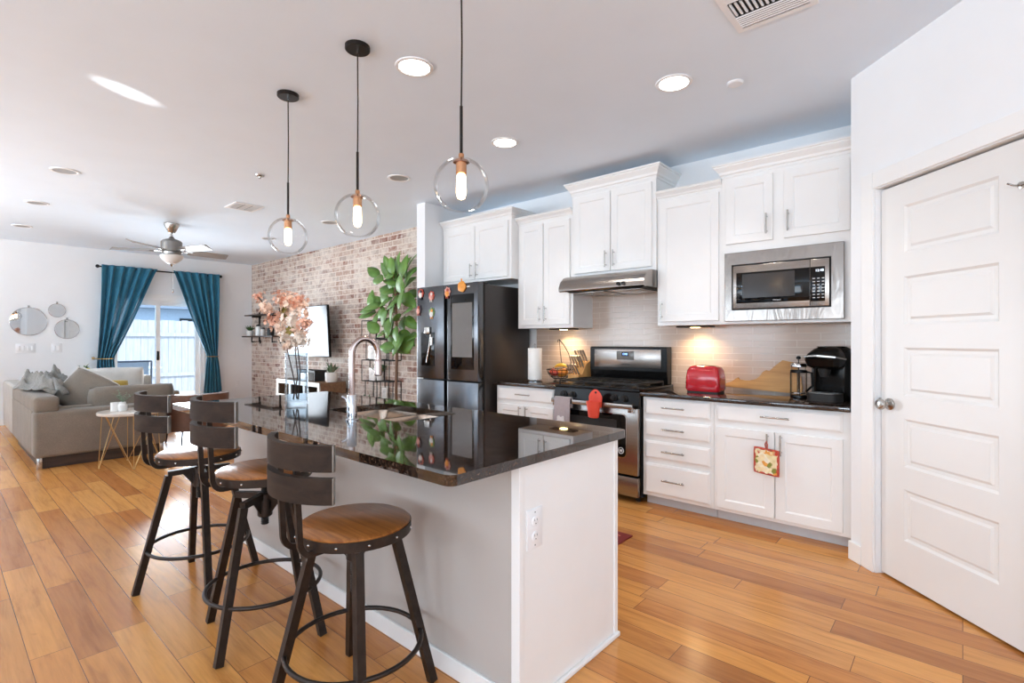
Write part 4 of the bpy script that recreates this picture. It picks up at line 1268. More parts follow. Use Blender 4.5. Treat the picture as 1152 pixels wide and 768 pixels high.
bmesh.ops.translate(mb.bm, vec=(0, 0, 0.002 - min(v.co.z for v in mb.bm.verts) + CT - 0.0019), verts=list(mb.bm.verts))
mb.build('board', 'bamboo', bd)
# french press
fp = thing('french_press', 'glass french press with chrome frame beside the coffee maker', 'coffee press', (-0.838, 3.90, CT))
c = (-0.838, 3.90, CT)
MB().lathe([(0.001, 0.012), (0.046, 0.012), (0.046, 0.205), (0.048, 0.212), (0.044, 0.205), (0.044, 0.015), (0.001, 0.015)], c, 28, cap=False).build('beaker', 'glass', fp)
mb = MB(); mb.lathe([(0.05, 0), (0.052, 0.008), (0.05, 0.02), (0.0475, 0.022), (0.001, 0.022)], c, 28)
for a in (20, 110, 200, 290):
    x, y = c[0] + 0.0485 * math.cos(R(a)), c[1] + 0.0485 * math.sin(R(a))
    mb.tube([(x, y, CT + 0.015), (x, y, CT + 0.18)], 0.005, 6, flat=(0.014, 0.003))
mb.lathe([(0.0475, 0.172), (0.0505, 0.172), (0.0505, 0.19), (0.0475, 0.19)], c, 28, cap=False)
mb.build('frame', 'black', fp)
MB().lathe([(0.05, 0.212), (0.051, 0.225), (0.045, 0.236), (0.02, 0.243), (0.001, 0.244)], c, 28).build('lid', 'chrome', fp)
MB().lathe([(0.003, 0.03), (0.003, 0.262), (0.012, 0.264), (0.016, 0.274), (0.010, 0.284), (0.001, 0.286)], c, 16).build('plunger', 'black', fp)
MB().lathe([(0.043, 0.032), (0.043, 0.04), (0.001, 0.041)], c, 24).build('filter', 'chrome', fp)
MB().tube([(c[0] + 0.048, c[1] - 0.01, CT + 0.18), (c[0] + 0.085, c[1] - 0.03, CT + 0.175), (c[0] + 0.09, c[1] - 0.032, CT + 0.09), (c[0] + 0.05, c[1] - 0.012, CT + 0.05)], 0.008, 8).build('handle', 'black', fp)
# single-serve coffee maker (turned a little to the left)
cm = thing('coffee_maker', 'black single-serve coffee maker with silver lid handle', 'coffee maker', (-0.655, 3.88, CT))
T = Matrix.Translation((-0.655, 3.90, CT)) @ Matrix.Rotation(R(-14), 4, 'Z')
def cm_part(mb, name, m, **k): return mb.xf(T).build(name, m, cm, **k)
mb = MB(); mb.loft([[(x, y, z) for x, y in rounded(-0.115 + i, 0.115 - i, 0.0 + i, 0.17 - i, 0.05)] for z, i in ((0.0, 0.004), (0.01, 0.0), (0.26, 0.0), (0.31, 0.012), (0.34, 0.035), (0.352, 0.06))]); cm_part(mb, 'reservoir_body', 'black')
mb = MB(); mb.loft([[(x, y, z) for x, y in rounded(-0.105 + i, 0.105 - i, -0.15 + j, 0.02, 0.045)] for z, i, j in ((0.205, 0.03, 0.05), (0.225, 0.008, 0.012), (0.27, 0.0, 0.0), (0.305, 0.01, 0.02), (0.335, 0.03, 0.06), (0.352, 0.05, 0.1))]); cm_part(mb, 'brew_head', 'black')
mb = MB(); mb.tube([(-0.104, -0.04, 0.272), (-0.085, -0.135, 0.285), (0, -0.165, 0.292), (0.085, -0.135, 0.285), (0.104, -0.04, 0.272)], 0.01, 10, flat=(0.026, 0.010)); cm_part(mb, 'lid_handle', 'nickel')
mb = MB(); mb.loft([[(x, y, z) for x, y in rounded(-0.095, 0.095, -0.14, 0.01, 0.05)] for z in (0.0, 0.05)]); cm_part(mb, 'drip_tray', 'black_matte')
mb = MB()
for i in range(7): mb.box((-0.07, -0.125 + i * 0.016, 0.0502), (0.07, -0.118 + i * 0.016, 0.053))
cm_part(mb, 'drip_grille', 'nickel', smooth=False)
mb = MB(); mb.lathe([(0.022, 0.155), (0.030, 0.175), (0.04, 0.21)], (0, -0.075, 0), 20); cm_part(mb, 'spout', 'black_matte')
mb = MB(); mb.box((-0.125, 0.02, 0.03), (-0.114, 0.15, 0.25), 0.005); cm_part(mb, 'water_tank', 'screen')
mb = MB(); mb.lathe([(0.026, 0.0), (0.024, 0.006), (0.001, 0.007)], (-0.03, -0.05, 0.350), 20); cm_part(mb, 'button_panel', 'nickel')
MB().tube([(-0.535, 3.97, CT + 0.04), (-0.51, 3.98, CT + 0.05), (-0.5, 4.02, CT + 0.02), (-0.52, 4.08, CT + 0.006), (-0.5, 4.15, CT + 0.006)], 0.004, 6).build('power_cord', 'gasket', cm)
# pot holder hanging on the cabinet pull
ph = thing('pot_holder', 'square quilted pot holder with red edge on cabinet door handle', 'pot holder', (-0.945, BY - 0.04, 0.57))
x0, x1, z0, z1, yh = -1.012, -0.875, 0.395, 0.548, BY - 0.044
N_ = N('quilted_print')
v = N_.coords()
vo = N_.n('TexVoronoi'); vo.inputs['Scale'].default_value = 38; N_.l(v, vo.inputs['Vector'])
c1_ = N_.ramp(vo.outputs['Color'], [(0.0, srgb('#c7432e')), (0.25, srgb('#e8d7a8')), (0.45, srgb('#e6a04a')), (0.6, srgb('#f0e6cf')), (0.78, srgb('#8b8a3e')), (0.9, srgb('#7d2f28'))], 'CONSTANT')
N_.l(N_.mix(c1_, srgb('#ecd8ad'), N_.ramp(N_.noise(v, 22, 2), [(0.45, (0, 0, 0, 1)), (0.6, (1, 1, 1, 1))])), N_.b.inputs['Base Color']); N_.set(Roughness=0.9)
mb = MB(); mb.grid(lambda u, v: (x0 + (x1 - x0) * u, yh + 0.003 * math.cos(u * 2 * PI * 3) * math.cos(v * 2 * PI * 3), z0 + (z1 - z0) * v + 0.012 * (0.5 - u)), 18, 18, 0.012); mb.build('quilted_panel', N_.m, ph)
def pc_(u, v): return (x0 + (x1 - x0) * u, yh, z0 + (z1 - z0) * v + 0.012 * (0.5 - u))
edge = [pc_(i / 8, 0) for i in range(9)] + [pc_(1, i / 8) for i in range(1, 9)] + [pc_(1 - i / 8, 1) for i in range(1, 9)] + [pc_(0, 1 - i / 8) for i in range(1, 8)]
mb = MB(); mb.tube(edge, 0.0085, 8, closed=True); mb.build('binding', 'magnet_red', ph)
mb = MB(); mb.tube([(-0.945, yh, 0.545), (-0.953, yh + 0.004, 0.58), (-0.945, BY - 0.0395, 0.6005), (-0.938, yh + 0.004, 0.58), (-0.938, yh, 0.545)], 0.004, 8); mb.build('hanging_loop', 'magnet_red', ph)
# rug in front of the range
rgm = N('red_mat'); v = rgm.coords()
wv = rgm.n('TexVoronoi'); wv.feature = 'DISTANCE_TO_EDGE'; wv.inputs['Scale'].default_value = 16; rgm.l(v, wv.inputs['Vector'])
rgm.l(rgm.ramp(wv.outputs['Distance'], [(0.0, srgb('#c9795c')), (0.06, srgb('#8a2c22')), (1, srgb('#752019'))], 'CONSTANT'), rgm.b.inputs['Base Color']); rgm.set(Roughness=0.95)
km = thing('kitchen_mat', 'dark red patterned mat on the floor in front of the range', 'mat', (-2.1, 2.72, 0))
mb = MB(); mb.box((-2.58, 2.49, 0.0), (-1.63, 2.90, 0.008)); mb.build('field', rgm.m, km, smooth=False)
mb = MB(); 
for a, b in (((-2.63, 2.44), (-1.575, 2.49)), ((-2.63, 2.90), (-1.575, 2.95)), ((-2.63, 2.49), (-2.58, 2.90)), ((-1.63, 2.49), (-1.575, 2.90))):
    mb.box((a[0], a[1], 0), (b[0], b[1], 0.0085))
mb.build('border', plain('mat_border', '#74211b', 0.95, var=0.1, scale=60), km, smooth=False)

# ================================================================== things on the left worktop
tp = thing('paper_towel_holder', 'black stand on the worktop holding a paper towel roll', 'paper towel holder', (-3.055, 3.80, CT))
MB().lathe([(0.075, 0), (0.075, 0.006), (0.06, 0.011), (0.011, 0.012), (0.001, 0.012)], (-3.055, 3.80, CT), 28).build('base', 'chrome', tp)
MB().lathe([(0.006, 0.011), (0.006, 0.345), (0.011, 0.352), (0.001, 0.362)], (-3.055, 3.80, CT), 12).build('post', 'chrome', tp)
tag(MB().lathe([(0.020, 0.0), (0.066, 0.0), (0.067, 0.003), (0.067, 0.293), (0.066, 0.296), (0.020, 0.296)], (-3.055, 3.80, CT + 0.022), 36, cap=False).build('paper_towel_roll', 'paper'), 'white paper towel roll upright beside the refrigerator', 'paper towel')
fb = thing('fruit_basket', 'wire fruit basket with banana hook beside paper towels', 'fruit basket', (-2.895, 3.98, CT))
bc = (-2.895, 3.98); br = 0.125
mb = MB()
def ringp(r, z, n=28): return [(bc[0] + r * math.cos(2 * PI * i / n), bc[1] + r * math.sin(2 * PI * i / n), z) for i in range(n)]
for r, z in ((0.06, CT + 0.004), (0.06, CT + 0.028), (0.09, CT + 0.05), (0.112, CT + 0.08), (br, CT + 0.115)):
    mb.tube(ringp(r, z), 0.0032 if r < br else 0.0045, 6, closed=True)
for i in range(16):
    a = 2 * PI * i / 16
    mb.tube([(bc[0] + r * math.cos(a), bc[1] + r * math.sin(a), z) for r, z in ((0.012, CT + 0.028), (0.06, CT + 0.028), (0.09, CT + 0.05), (0.112, CT + 0.08), (br, CT + 0.115))], 0.0022, 5)
for i in range(4):
    a = 2 * PI * i / 4
    mb.tube([(bc[0] + 0.06 * math.cos(a), bc[1] + 0.06 * math.sin(a), z) for z in (CT + 0.004, CT + 0.028)], 0.003, 5)
mb.build('wire_bowl', 'iron', fb)
mb = MB()
mb.tube([(bc[0] + br, bc[1], CT + 0.115), (bc[0] + br * 0.98, bc[1] + 0.01, CT + 0.19), (bc[0] + 0.095, bc[1] + 0.01, CT + 0.27), (bc[0] + 0.045, bc[1] + 0.008, CT + 0.345), (bc[0] - 0.005, bc[1], CT + 0.40), (bc[0] - 0.02, bc[1], CT + 0.395), (bc[0] - 0.022, bc[1], CT + 0.375)], 0.0045, 8)
mb.tube([(bc[0] - 0.004, bc[1] + 0.0, CT + 0.40), (bc[0] - 0.01, bc[1] + 0.02, CT + 0.30), (bc[0] - 0.025, bc[1] + 0.06, CT + 0.19), (bc[0] - 0.035, bc[1] + 0.117, CT + 0.115)], 0.003, 8)
mb.build('banana_hook', 'iron', fb)
def fruit(name, label, cat, x, y, z, r, m, sc=(1, 1, 1)):
    t = thing(name, label, cat, (x, y, z), 'fruit in the wire basket')
    MB().ball((x, y, z), r, 18, 12, sc).build('flesh', m, t)
    MB().tube([(x, y, z + r * sc[2] * 0.92), (x + 0.003, y, z + r * sc[2] + 0.012)], 0.0025, 6).build('stem', 'twig', t)
fruit('apple', 'red apple at the left in the wire fruit basket', 'apple', bc[0] - 0.06, bc[1] - 0.025, CT + 0.088, 0.036, 'apple', (1, 1, 0.92))
fruit('apple', 'dark red apple at the front of the wire fruit basket', 'apple', bc[0] - 0.005, bc[1] - 0.07, CT + 0.086, 0.035, 'apple', (1, 1, 0.92))
fruit('orange', 'round orange in the middle of the wire fruit basket', 'orange', bc[0] + 0.005, bc[1] + 0.01, CT + 0.078, 0.04, 'orange')
fruit('orange', 'orange at the right side of the wire fruit basket', 'orange', bc[0] + 0.068, bc[1] - 0.02, CT + 0.092, 0.036, 'orange')
bn = thing('banana', 'yellow banana laid on top of the fruit basket', 'banana', (bc[0] + 0.01, bc[1], CT + 0.13))
pts = []; rs = []
for i in range(11):
    k = i / 10
    a = -0.9 + 1.8 * k
    pts.append((bc[0] + 0.01 + 0.095 * math.sin(a), bc[1] + 0.012, CT + 0.118 + 0.06 * math.cos(a) - 0.02)); rs.append(0.004 + 0.014 * math.sin(PI * min(1, max(0, k * 0.9 + 0.07))))
MB().tube(pts, rs, 8).build('peel', 'banana', bn)
MB().tube([pts[-1], (pts[-1][0] + 0.012, pts[-1][1], pts[-1][2] - 0.008)], 0.004, 6).build('stem', 'twig', bn)

kb = thing('knife_block', 'wooden knife block on the worktop left of the range', 'knife block', (-2.72, 4.09, CT))
side = [(4.02, 0), (4.19, 0), (4.19, 0.10), (4.165, 0.20), (4.09, 0.165), (4.02, 0.065)]
mb = MB(); mb.loft([[(x, y, CT + z) for y, z in side] for x in (-2.79, -2.67)]); mb.build('block', 'beech', kb, smooth=False)
MB().box((-2.79, 3.965, CT), (-2.67, 4.0195, CT + 0.075), 0.003).build('steak_knife_tier', 'beech', kb)
kd = Vector((0, -0.58, 0.81)).normalized()
def knife(x, y, z, L, r=0.009):
    t = thing('kitchen_knife', 'steel handled knife standing in the wooden knife block', 'knife', (x, y, z), 'knives in the block')
    p = Vector((x, y, z))
    MB().tube([p - kd * 0.03, p + kd * 0.012], 0.006, 6, flat=(0.004, 0.016)).build('blade', 'steel', t)
    MB().tube([p + kd * 0.010, p + kd * (L * 0.5), p + kd * L], [r * 0.9, r, r * 1.1], 8).build('handle', 'knife_steel', t)
for i in range(4): knife(-2.775 + i * 0.030, 4.135, CT + 0.188, 0.14, 0.0085)
for i in range(4): knife(-2.775 + i * 0.030, 4.07, CT + 0.14, 0.135, 0.0085)
for i in range(4): knife(-2.775 + i * 0.030, 3.992, CT + 0.078, 0.11, 0.008)

# ================================================================== bar stools
def stool(label, cx, cy, seat_z, leg_rot, back_rot):
    t = thing('bar_stool', label, 'bar stool', (cx, cy, 0), 'bar stools at the island')
    C = Vector((cx, cy, 0))
    def rot(a, r, z): return C + Vector((r * math.cos(a), r * math.sin(a), z))
    HZ = 0.572           # height where the legs bend over to the hub
    for k in range(4):
        a = R(leg_rot) + k * PI / 2
        mb = MB()
        mb.tube([rot(a, 0.272, 0.0), rot(a, 0.135, HZ - 0.01)], 0.014, 4, flat=(0.030, 0.026))
        mb.tube([rot(a, 0.139, HZ), rot(a, 0.020, HZ + 0.004)], 0.014, 4, flat=(0.026, 0.026))
        mb.loft([[rot(a, 0.075, HZ - 0.012) + Vector((-math.sin(a), math.cos(a), 0)) * s, rot(a, 0.026, HZ - 0.012) + Vector((-math.sin(a), math.cos(a), 0)) * s, rot(a, 0.026, HZ - 0.075) + Vector((-math.sin(a), math.cos(a), 0)) * s] for s in (-0.003, 0.003)])
        mb.build('leg', 'stool_metal', t, smooth=False)
    ring = [rot(2 * PI * i / 48, 0.226, 0.20) for i in range(48)]
    MB().tube(ring, 0.0085, 10, closed=True).build('foot_ring', 'stool_metal', t)
    MB().lathe([(0.026, HZ - 0.085), (0.030, HZ - 0.08), (0.030, HZ + 0.012), (0.022, HZ + 0.02)], (cx, cy, 0), 20).build('hub', 'stool_metal', t)
    # threaded screw
    prof = []
    z = HZ - 0.20 + (seat_z - 0.62) * 1.0
    while z < seat_z - 0.04:
        prof += [(0.0135, z), (0.0165, z + 0.004)]
        z += 0.008
    MB().lathe(prof, (cx, cy, 0), 14).build('screw', 'iron', t)
    sr = 0.192
    st = MB().lathe([(0.001, seat_z - 0.034), (sr - 0.006, seat_z - 0.034), (sr - 0.005, seat_z - 0.012), (sr - 0.004, seat_z - 0.006), (sr - 0.014, seat_z), (0.001, seat_z)], (cx, cy, 0), 48, cap=False).build('seat', 'stool_seat', t, ang=50)
    bandm = MB(); bandm.lathe([(sr - 0.004, seat_z - 0.042), (sr, seat_z - 0.042), (sr, seat_z - 0.010), (sr - 0.004, seat_z - 0.010)], (cx, cy, 0), 48, cap=False)
    bandm.lathe([(0.001, seat_z - 0.040), (sr - 0.004, seat_z - 0.040), (sr - 0.004, seat_z - 0.0345), (0.001, seat_z - 0.0345)], (cx, cy, 0), 48, cap=False)
    band = bandm.build('seat_band', 'stool_metal', t)
    rv = MB()
    for k in range(12):
        a = 2 * PI * k / 12 + 0.2
        p = rot(a, sr, seat_z - 0.026)
        rv.ball(p, 0.005, 8, 6)
    rv.build('rivets', 'nickel', band)
    mb = MB()
    for a in (R(leg_rot + 45), R(leg_rot + 135)):
        mb.box((-0.12, -0.02, seat_z - 0.048), (0.12, 0.02, seat_z - 0.0405), rot=None)
        n8 = mb.bm.verts[:] if False else None
    mb.xf(Matrix.Translation((cx, cy, 0)) @ Matrix.Rotation(R(leg_rot), 4, 'Z')); mb.build('mounting_plate', 'stool_metal', t)
    # backrest
    b0 = R(-90 - back_rot)
    rb = 0.25
    for s in (-1, 1):
        a = b0 + s * R(11.5)
        rad = Vector((math.cos(b0), math.sin(b0), 0)); tan = Vector((-math.sin(b0), math.cos(b0), 0))
        o_ = C + tan * (s * 0.052)
        pts = [o_ + rad * 0.10 + Vector((0, 0, seat_z - 0.047))]
        for i in range(7):
            q = PI / 2 * i / 6
            pts.append(o_ + rad * (0.19 + 0.04 * math.sin(q)) + Vector((0, 0, seat_z - 0.047 + 0.05 * (1 - math.cos(q)))))
        pts.append(o_ + rad * 0.238 + Vector((0, 0, seat_z + 0.16)))
        pts.append(o_ + rad * 0.243 + Vector((0, 0, seat_z + 0.30)))
        MB().tube(pts, 0.01, 4, flat=(0.012, 0.018)).build('upright', 'stool_metal', t, smooth=False)
    for zl in (seat_z + 0.135, seat_z + 0.232):
        mb = MB(); n = 18; half = R(43); hh = 0.078
        def ringat(i):
            a = b0 + half * (2 * i / n - 1)
            sh = 0.0
            out = []
            for r_, z_ in ((rb + 0.004, zl), (rb + 0.026, zl), (rb + 0.026, zl + hh), (rb + 0.004, zl + hh)):
                cc = C - Vector((math.cos(b0), math.sin(b0), 0)) * (0.0)
                out.append(cc + Vector((r_ * math.cos(a), r_ * math.sin(a), z_)))
            return out
        mb.loft([ringat(i) for i in range(n + 1)])
        sl = mb.build('back_slat', 'stool_slat', t, ang=30)
        for i in (0, n):
            mb = MB()
            a = b0 + half * (2 * i / n - 1); d_ = R(0.7) * (1 if i else -1)
            rr_ = [[C + Vector((r_ * math.cos(a + e), r_ * math.sin(a + e), z_)) for r_, z_ in ((rb + 0.003, zl - 0.001), (rb + 0.027, zl - 0.001), (rb + 0.027, zl + hh + 0.001), (rb + 0.003, zl + hh + 0.001))] for e in (0, d_)]
            mb.loft(rr_)
            mb.build('end_cap', 'slat_edge', sl, smooth=False)
    return t
stool('nearest bar stool with low wooden seat and dark slatted back', -1.585, 0.975, 0.625, 62, -2)
stool('middle bar stool with brown seat raised on its screw', -2.27, 0.958, 0.70, 31, -2)
stool('farthest bar stool with seat shining in the patio light', -2.995, 0.93, 0.675, 81, -2)

# ================================================================== pendants
def pendant(label, x, y, zc=1.878, r=0.113):
    t = thing('pendant_lamp', label, 'pendant light', (x, y, HC), 'glass globe pendants over the island')
    c = (x, y, 0)
    MB().lathe([(0.062, HC), (0.062, HC - 0.018), (0.058, HC - 0.022), (0.001, HC - 0.022)], c, 32).build('canopy', 'blackened', t)
    MB().lathe([(0.006, HC - 0.022), (0.006, HC - 0.04), (0.001, HC - 0.041)], c, 10).build('cord_grip', 'nickel', t)
    top = zc + r * 0.93
    MB().tube([(x, y, HC - 0.03), (x + 0.004, y, (HC + top) / 2 + 0.1), (x, y, top + 0.20)], 0.0035, 8).build('cord', 'blackened', t)
    MB().tube([(x, y, top + 0.22), (x, y, top)], 0.0065, 10).build('stem', 'blackened', t)
    MB().lathe([(0.011, top + 0.025), (0.012, top + 0.0), (0.030, top - 0.003), (0.034, top - 0.010)], c, 24).build('cap', 'amber', t)
    MB().lathe([(0.022, top - 0.010), (0.022, top - 0.055), (0.018, top - 0.058)], c, 20).build('socket', 'amber', t)
    bl = MB().lathe([(0.012, top - 0.052), (0.019, top - 0.068), (0.021, top - 0.135), (0.015, top - 0.156), (0.001, top - 0.163)], c, 20).build('bulb', 'bulb_glass', t)
    # blown glass globe with open flattened bottom
    prof = []
    for i in range(17):
        a = R(17 + (148 - 17) * i / 16)
        prof.append((r * math.sin(a), zc + r * math.cos(a)))
    inner = [(p[0] - 0.002, p[1]) for p in reversed(prof)]
    MB().lathe(prof + inner, c, 40, cap=False).build('globe', 'glass', t, ang=180)
    lamp('pendant_bulb', 'POINT', (x, y, top - 0.12), 5, (1.0, 0.78, 0.52), shadow_soft_size=0.02)
pendant('nearest pendant light, its globe largest and lowest right', -1.54, 1.435)
pendant('middle pendant light with clear globe over the island', -2.31, 1.435)
pendant('farthest pendant light, its globe smallest at left', -3.075, 1.435)

# ================================================================== ceiling fan
FNX, FNY = -7.60, 2.04
fn = thing('ceiling_fan', 'brushed nickel five-blade ceiling fan with frosted light bowl', 'ceiling fan', (FNX, FNY, HC))
c = (FNX, FNY, 0)
MB().lathe([(0.085, HC), (0.085, HC - 0.02), (0.055, HC - 0.085), (0.035, HC - 0.12), (0.016, HC - 0.125)], c, 28).build('canopy', 'nickel', fn)
MB().lathe([(0.014, HC - 0.11), (0.014, 2.545)], c, 12).build('downrod', 'nickel', fn)
MB().lathe([(0.02, 2.575), (0.035, 2.55), (0.10, 2.525), (0.118, 2.505), (0.118, 2.385), (0.105, 2.375), (0.10, 2.345), (0.06, 2.34)], c, 32).build('motor', 'fan_metal', fn)
for k in range(5):
    a = R(20 + 72 * k)
    u = Vector((math.cos(a), math.sin(a), 0)); v = Vector((-math.sin(a), math.cos(a), 0))
    P0 = Vector((FNX, FNY, 2.392))
    til = 0.022
    mb = MB(); rings = []
    for s, wd in ((0.19, 0.045), (0.24, 0.058), (0.45, 0.066), (0.62, 0.068), (0.655, 0.06), (0.668, 0.04)):
        rings.append([P0 + u * s - v * wd + Vector((0, 0, til)), P0 + u * s + v * wd - Vector((0, 0, til)), P0 + u * s + v * wd - Vector((0, 0, til - 0.006)), P0 + u * s - v * wd + Vector((0, 0, til + 0.006))])
    mb.loft(rings); b_ = mb.build('blade', 'fan_blade', fn, smooth=False)
    mb = MB(); mb.tube([P0 + u * 0.10 + Vector((0, 0, -0.01)), P0 + u * 0.16, P0 + u * 0.24 + Vector((0, 0, 0.004))], 0.01, 4, flat=(0.05, 0.008)); mb.build('blade_iron', 'nickel', b_, smooth=False)
MB().lathe([(0.125, 2.335), (0.13, 2.325), (0.115, 2.285), (0.07, 2.245), (0.03, 2.225), (0.001, 2.222)], c, 32).build('light_bowl', 'frosted', fn)
MB().lathe([(0.022, 2.23), (0.024, 2.217), (0.01, 2.205), (0.006, 2.19), (0.001, 2.185)], c, 16).build('finial', 'nickel', fn)
mb = MB(); mb.tube([(FNX + 0.05, FNY, 2.34), (FNX + 0.05, FNY, 1.90)], 0.0018, 5); mb.lathe([(0.004, 1.90), (0.008, 1.88), (0.008, 1.86), (0.001, 1.85)], (FNX + 0.05, FNY, 0), 10)
mb.build('pull_chain', 'nickel', fn)

# ================================================================== vase with blossom branches
VX, VY = -2.965, 1.435
VB, VT = IT, IT + 0.305
vs = thing('glass_vase', 'tall clear glass cylinder vase on the island', 'vase', (VX, VY, IT))
MB().lathe([(0.001, VB + 0.0005), (0.062, VB + 0.0005), (0.064, VB + 0.004), (0.064, VT), (0.0605, VT), (0.0605, VB + 0.022), (0.001, VB + 0.018)], (VX, VY, 0), 40, cap=False).build('vessel', 'vase_glass', vs)
rnd = random.Random(11)
def blossom_cluster(mb, p, r, n, size):
    for i in range(n):
        d = Vector((rnd.gauss(0, 1), rnd.gauss(0, 1), rnd.gauss(0, 1))).normalized()
        c = p + d * r * rnd.uniform(0.2, 1.0)
        nrm = (d + Vector((rnd.uniform(-.5, .5), rnd.uniform(-.5, .5), rnd.uniform(-.2, .6)))).normalized()
        a = nrm.orthogonal().normalized(); b = nrm.cross(a)
        for k in range(5):
            an = 2 * PI * k / 5 + i
            e = a * math.cos(an) + b * math.sin(an); f = nrm.cross(e)
            tip = c + e * size + nrm * size * 0.35
            q = [c, c + e * size * 0.55 + f * size * 0.38 + nrm * size * 0.1, tip, c + e * size * 0.55 - f * size * 0.38 + nrm * size * 0.1]
            vv = [mb.bm.verts.new(x) for x in q]
            mb.bm.faces.new((vv[0], vv[1], vv[2])); mb.bm.faces.new((vv[0], vv[2], vv[3]))
def sx_(px, py, Y):   # photo position -> point on the plane y = Y
    A_ = R(41.36); u = (px - 576) / 576.0; v = (385 - py) / 576.0
    dx = -math.sin(A_) + u * math.cos(A_); dy = math.cos(A_) + u * math.sin(A_)
    s = Y / dy
    return Vector((dx * s, Y, 1.245 + v * s))
def branch(label, base, pts, clusters, mats):
    t = thing('blossom_branch', label, 'flower branch', tuple(base), 'blossom branches in the vase')
    P = [Vector(base)] + pts
    MB().tube(P, [0.0045] + [0.0035] * (len(P) - 2) + [0.0018], 7).build('twig', 'twig', t)
    groups = {}
    for (p, r, n, s, m) in clusters:
        groups.setdefault(m, MB())
        blossom_cluster(groups[m], p, r, n, s)
    for m, mb in groups.items():
        mb.build('blossoms', m, t, smooth=False)
bz = IT + 0.03
branch('tall pale pink blossom branch upright in the middle of the vase', (VX + 0.02, VY, bz), [sx_(338, 420, 1.44), sx_(334, 385, 1.45), sx_(330, 352, 1.45), sx_(322, 333, 1.45)],
       [(sx_(328, 345, 1.44), 0.089, 90, 0.017, 'pink'), (sx_(318, 338, 1.46), 0.063, 51, 0.017, 'pink2'), (sx_(330, 362, 1.42), 0.079, 75, 0.017, 'pink3'), (sx_(336, 378, 1.42), 0.053, 36, 0.016, 'pink'), (sx_(335, 340, 1.42), 0.058, 39, 0.016, 'pink2'),
        (sx_(322, 352, 1.42), 0.02, 4, 0.03, 'olive'), (sx_(327, 373, 1.40), 0.02, 4, 0.026, 'olive')], None)
branch('coral blossom branch leaning far left out of the vase', (VX - 0.015, VY + 0.01, bz), [sx_(330, 425, 1.44), sx_(322, 390, 1.44), sx_(312, 368, 1.44), sx_(303, 355, 1.43), sx_(294, 340, 1.42), sx_(290, 335, 1.42)],
       [(sx_(291, 336, 1.42), 0.047, 33, 0.014, 'pink2'), (sx_(300, 347, 1.43), 0.053, 45, 0.015, 'pink'), (sx_(309, 361, 1.44), 0.063, 60, 0.016, 'pink2'), (sx_(316, 372, 1.44), 0.058, 51, 0.016, 'pink'), (sx_(322, 382, 1.43), 0.053, 39, 0.016, 'pink3')], None)
branch('pale blossom branch spreading right over the vase rim', (VX + 0.0, VY - 0.02, bz), [sx_(335, 425, 1.43), sx_(332, 395, 1.42), sx_(338, 375, 1.41), sx_(344, 365, 1.40)],
       [(sx_(342, 366, 1.40), 0.053, 42, 0.015, 'pink2'), (sx_(337, 384, 1.40), 0.058, 51, 0.017, 'pink3'), (sx_(326, 390, 1.40), 0.047, 36, 0.016, 'pink'), (sx_(341, 350, 1.41), 0.042, 30, 0.015, 'pink')], None)

# ================================================================== curtains
RODX, RODZ = XL + 0.10, 2.45
rd = thing('curtain_rod', 'dark curtain rod with ball ends above the patio door', 'curtain rod', (RODX, 2.68, RODZ))
MB().tube([(RODX, 1.80, RODZ), (RODX, 3.60, RODZ)], 0.012, 12).build('rod', 'blackened', rd)
for y in (1.785, 3.615): MB().ball((RODX, y, RODZ), 0.028, 16, 10).build('finial', 'blackened', rd)
for y in (1.86, 3.54): MB().tube([(XL + 0.001, y, RODZ), (RODX, y, RODZ)], 0.008, 8).build('bracket', 'blackened', rd)
def curtain(label, o0, i0, ot, it, ob, ib, nf, ph):
    """o = outer edge, i = inner edge (y) at top (0), tie (t) and bottom (b)"""
    t = thing('curtain', label, 'curtain', (RODX, (o0 + i0) / 2, 0))
    ztop, zt, zb = RODZ + 0.03, 0.955, 0.02
    def f(u, v):
        z = ztop + (zb - ztop) * v
        if z >= zt:
            k = (ztop - z) / (ztop - zt)
            o = o0 + (ot - o0) * k ** 1.5
            i = i0 + (it - i0) * (k ** 0.9 if True else k) - math.copysign(0.05, it - i0) * math.sin(PI * k) * 0.6
            amp = 0.026 + 0.022 * k
            pinch = max(0, k - 0.85) / 0.15
        else:
            k = (zt - z) / (zt - zb)
            o = ot + (ob - ot) * k ** 0.7; i = it + (ib - it) * k ** 0.7
            amp = 0.042 - 0.012 * k; pinch = max(0, 1 - k / 0.12)
        amp *= (1 - 0.1 * pinch)
        y = o + (i - o) * u
        x = RODX + 0.035 + amp * math.sin(2 * PI * nf * u + ph + 0.5 * math.sin(3 * v)) + 0.35 * amp * math.sin(2 * PI * nf * 1.7 * u + 2 + 2 * v) + 0.006 * math.sin(17 * u + 5 * v)
        if v < 0.05: x = RODX + (x - RODX) * 1.0
        return (x, y, z)
    MB().grid(f, 90, 46, 0.006).build('drape', 'teal', t, ang=180)
    return t
curtain('left teal curtain gathered to the left of the patio door', 1.83, 2.60, 1.775, 1.985, 1.74, 2.04, 6, 0.4)
curtain('right teal curtain gathered to the right of the patio door', 3.575, 2.83, 3.535, 3.375, 3.64, 3.29, 6, 1.2)
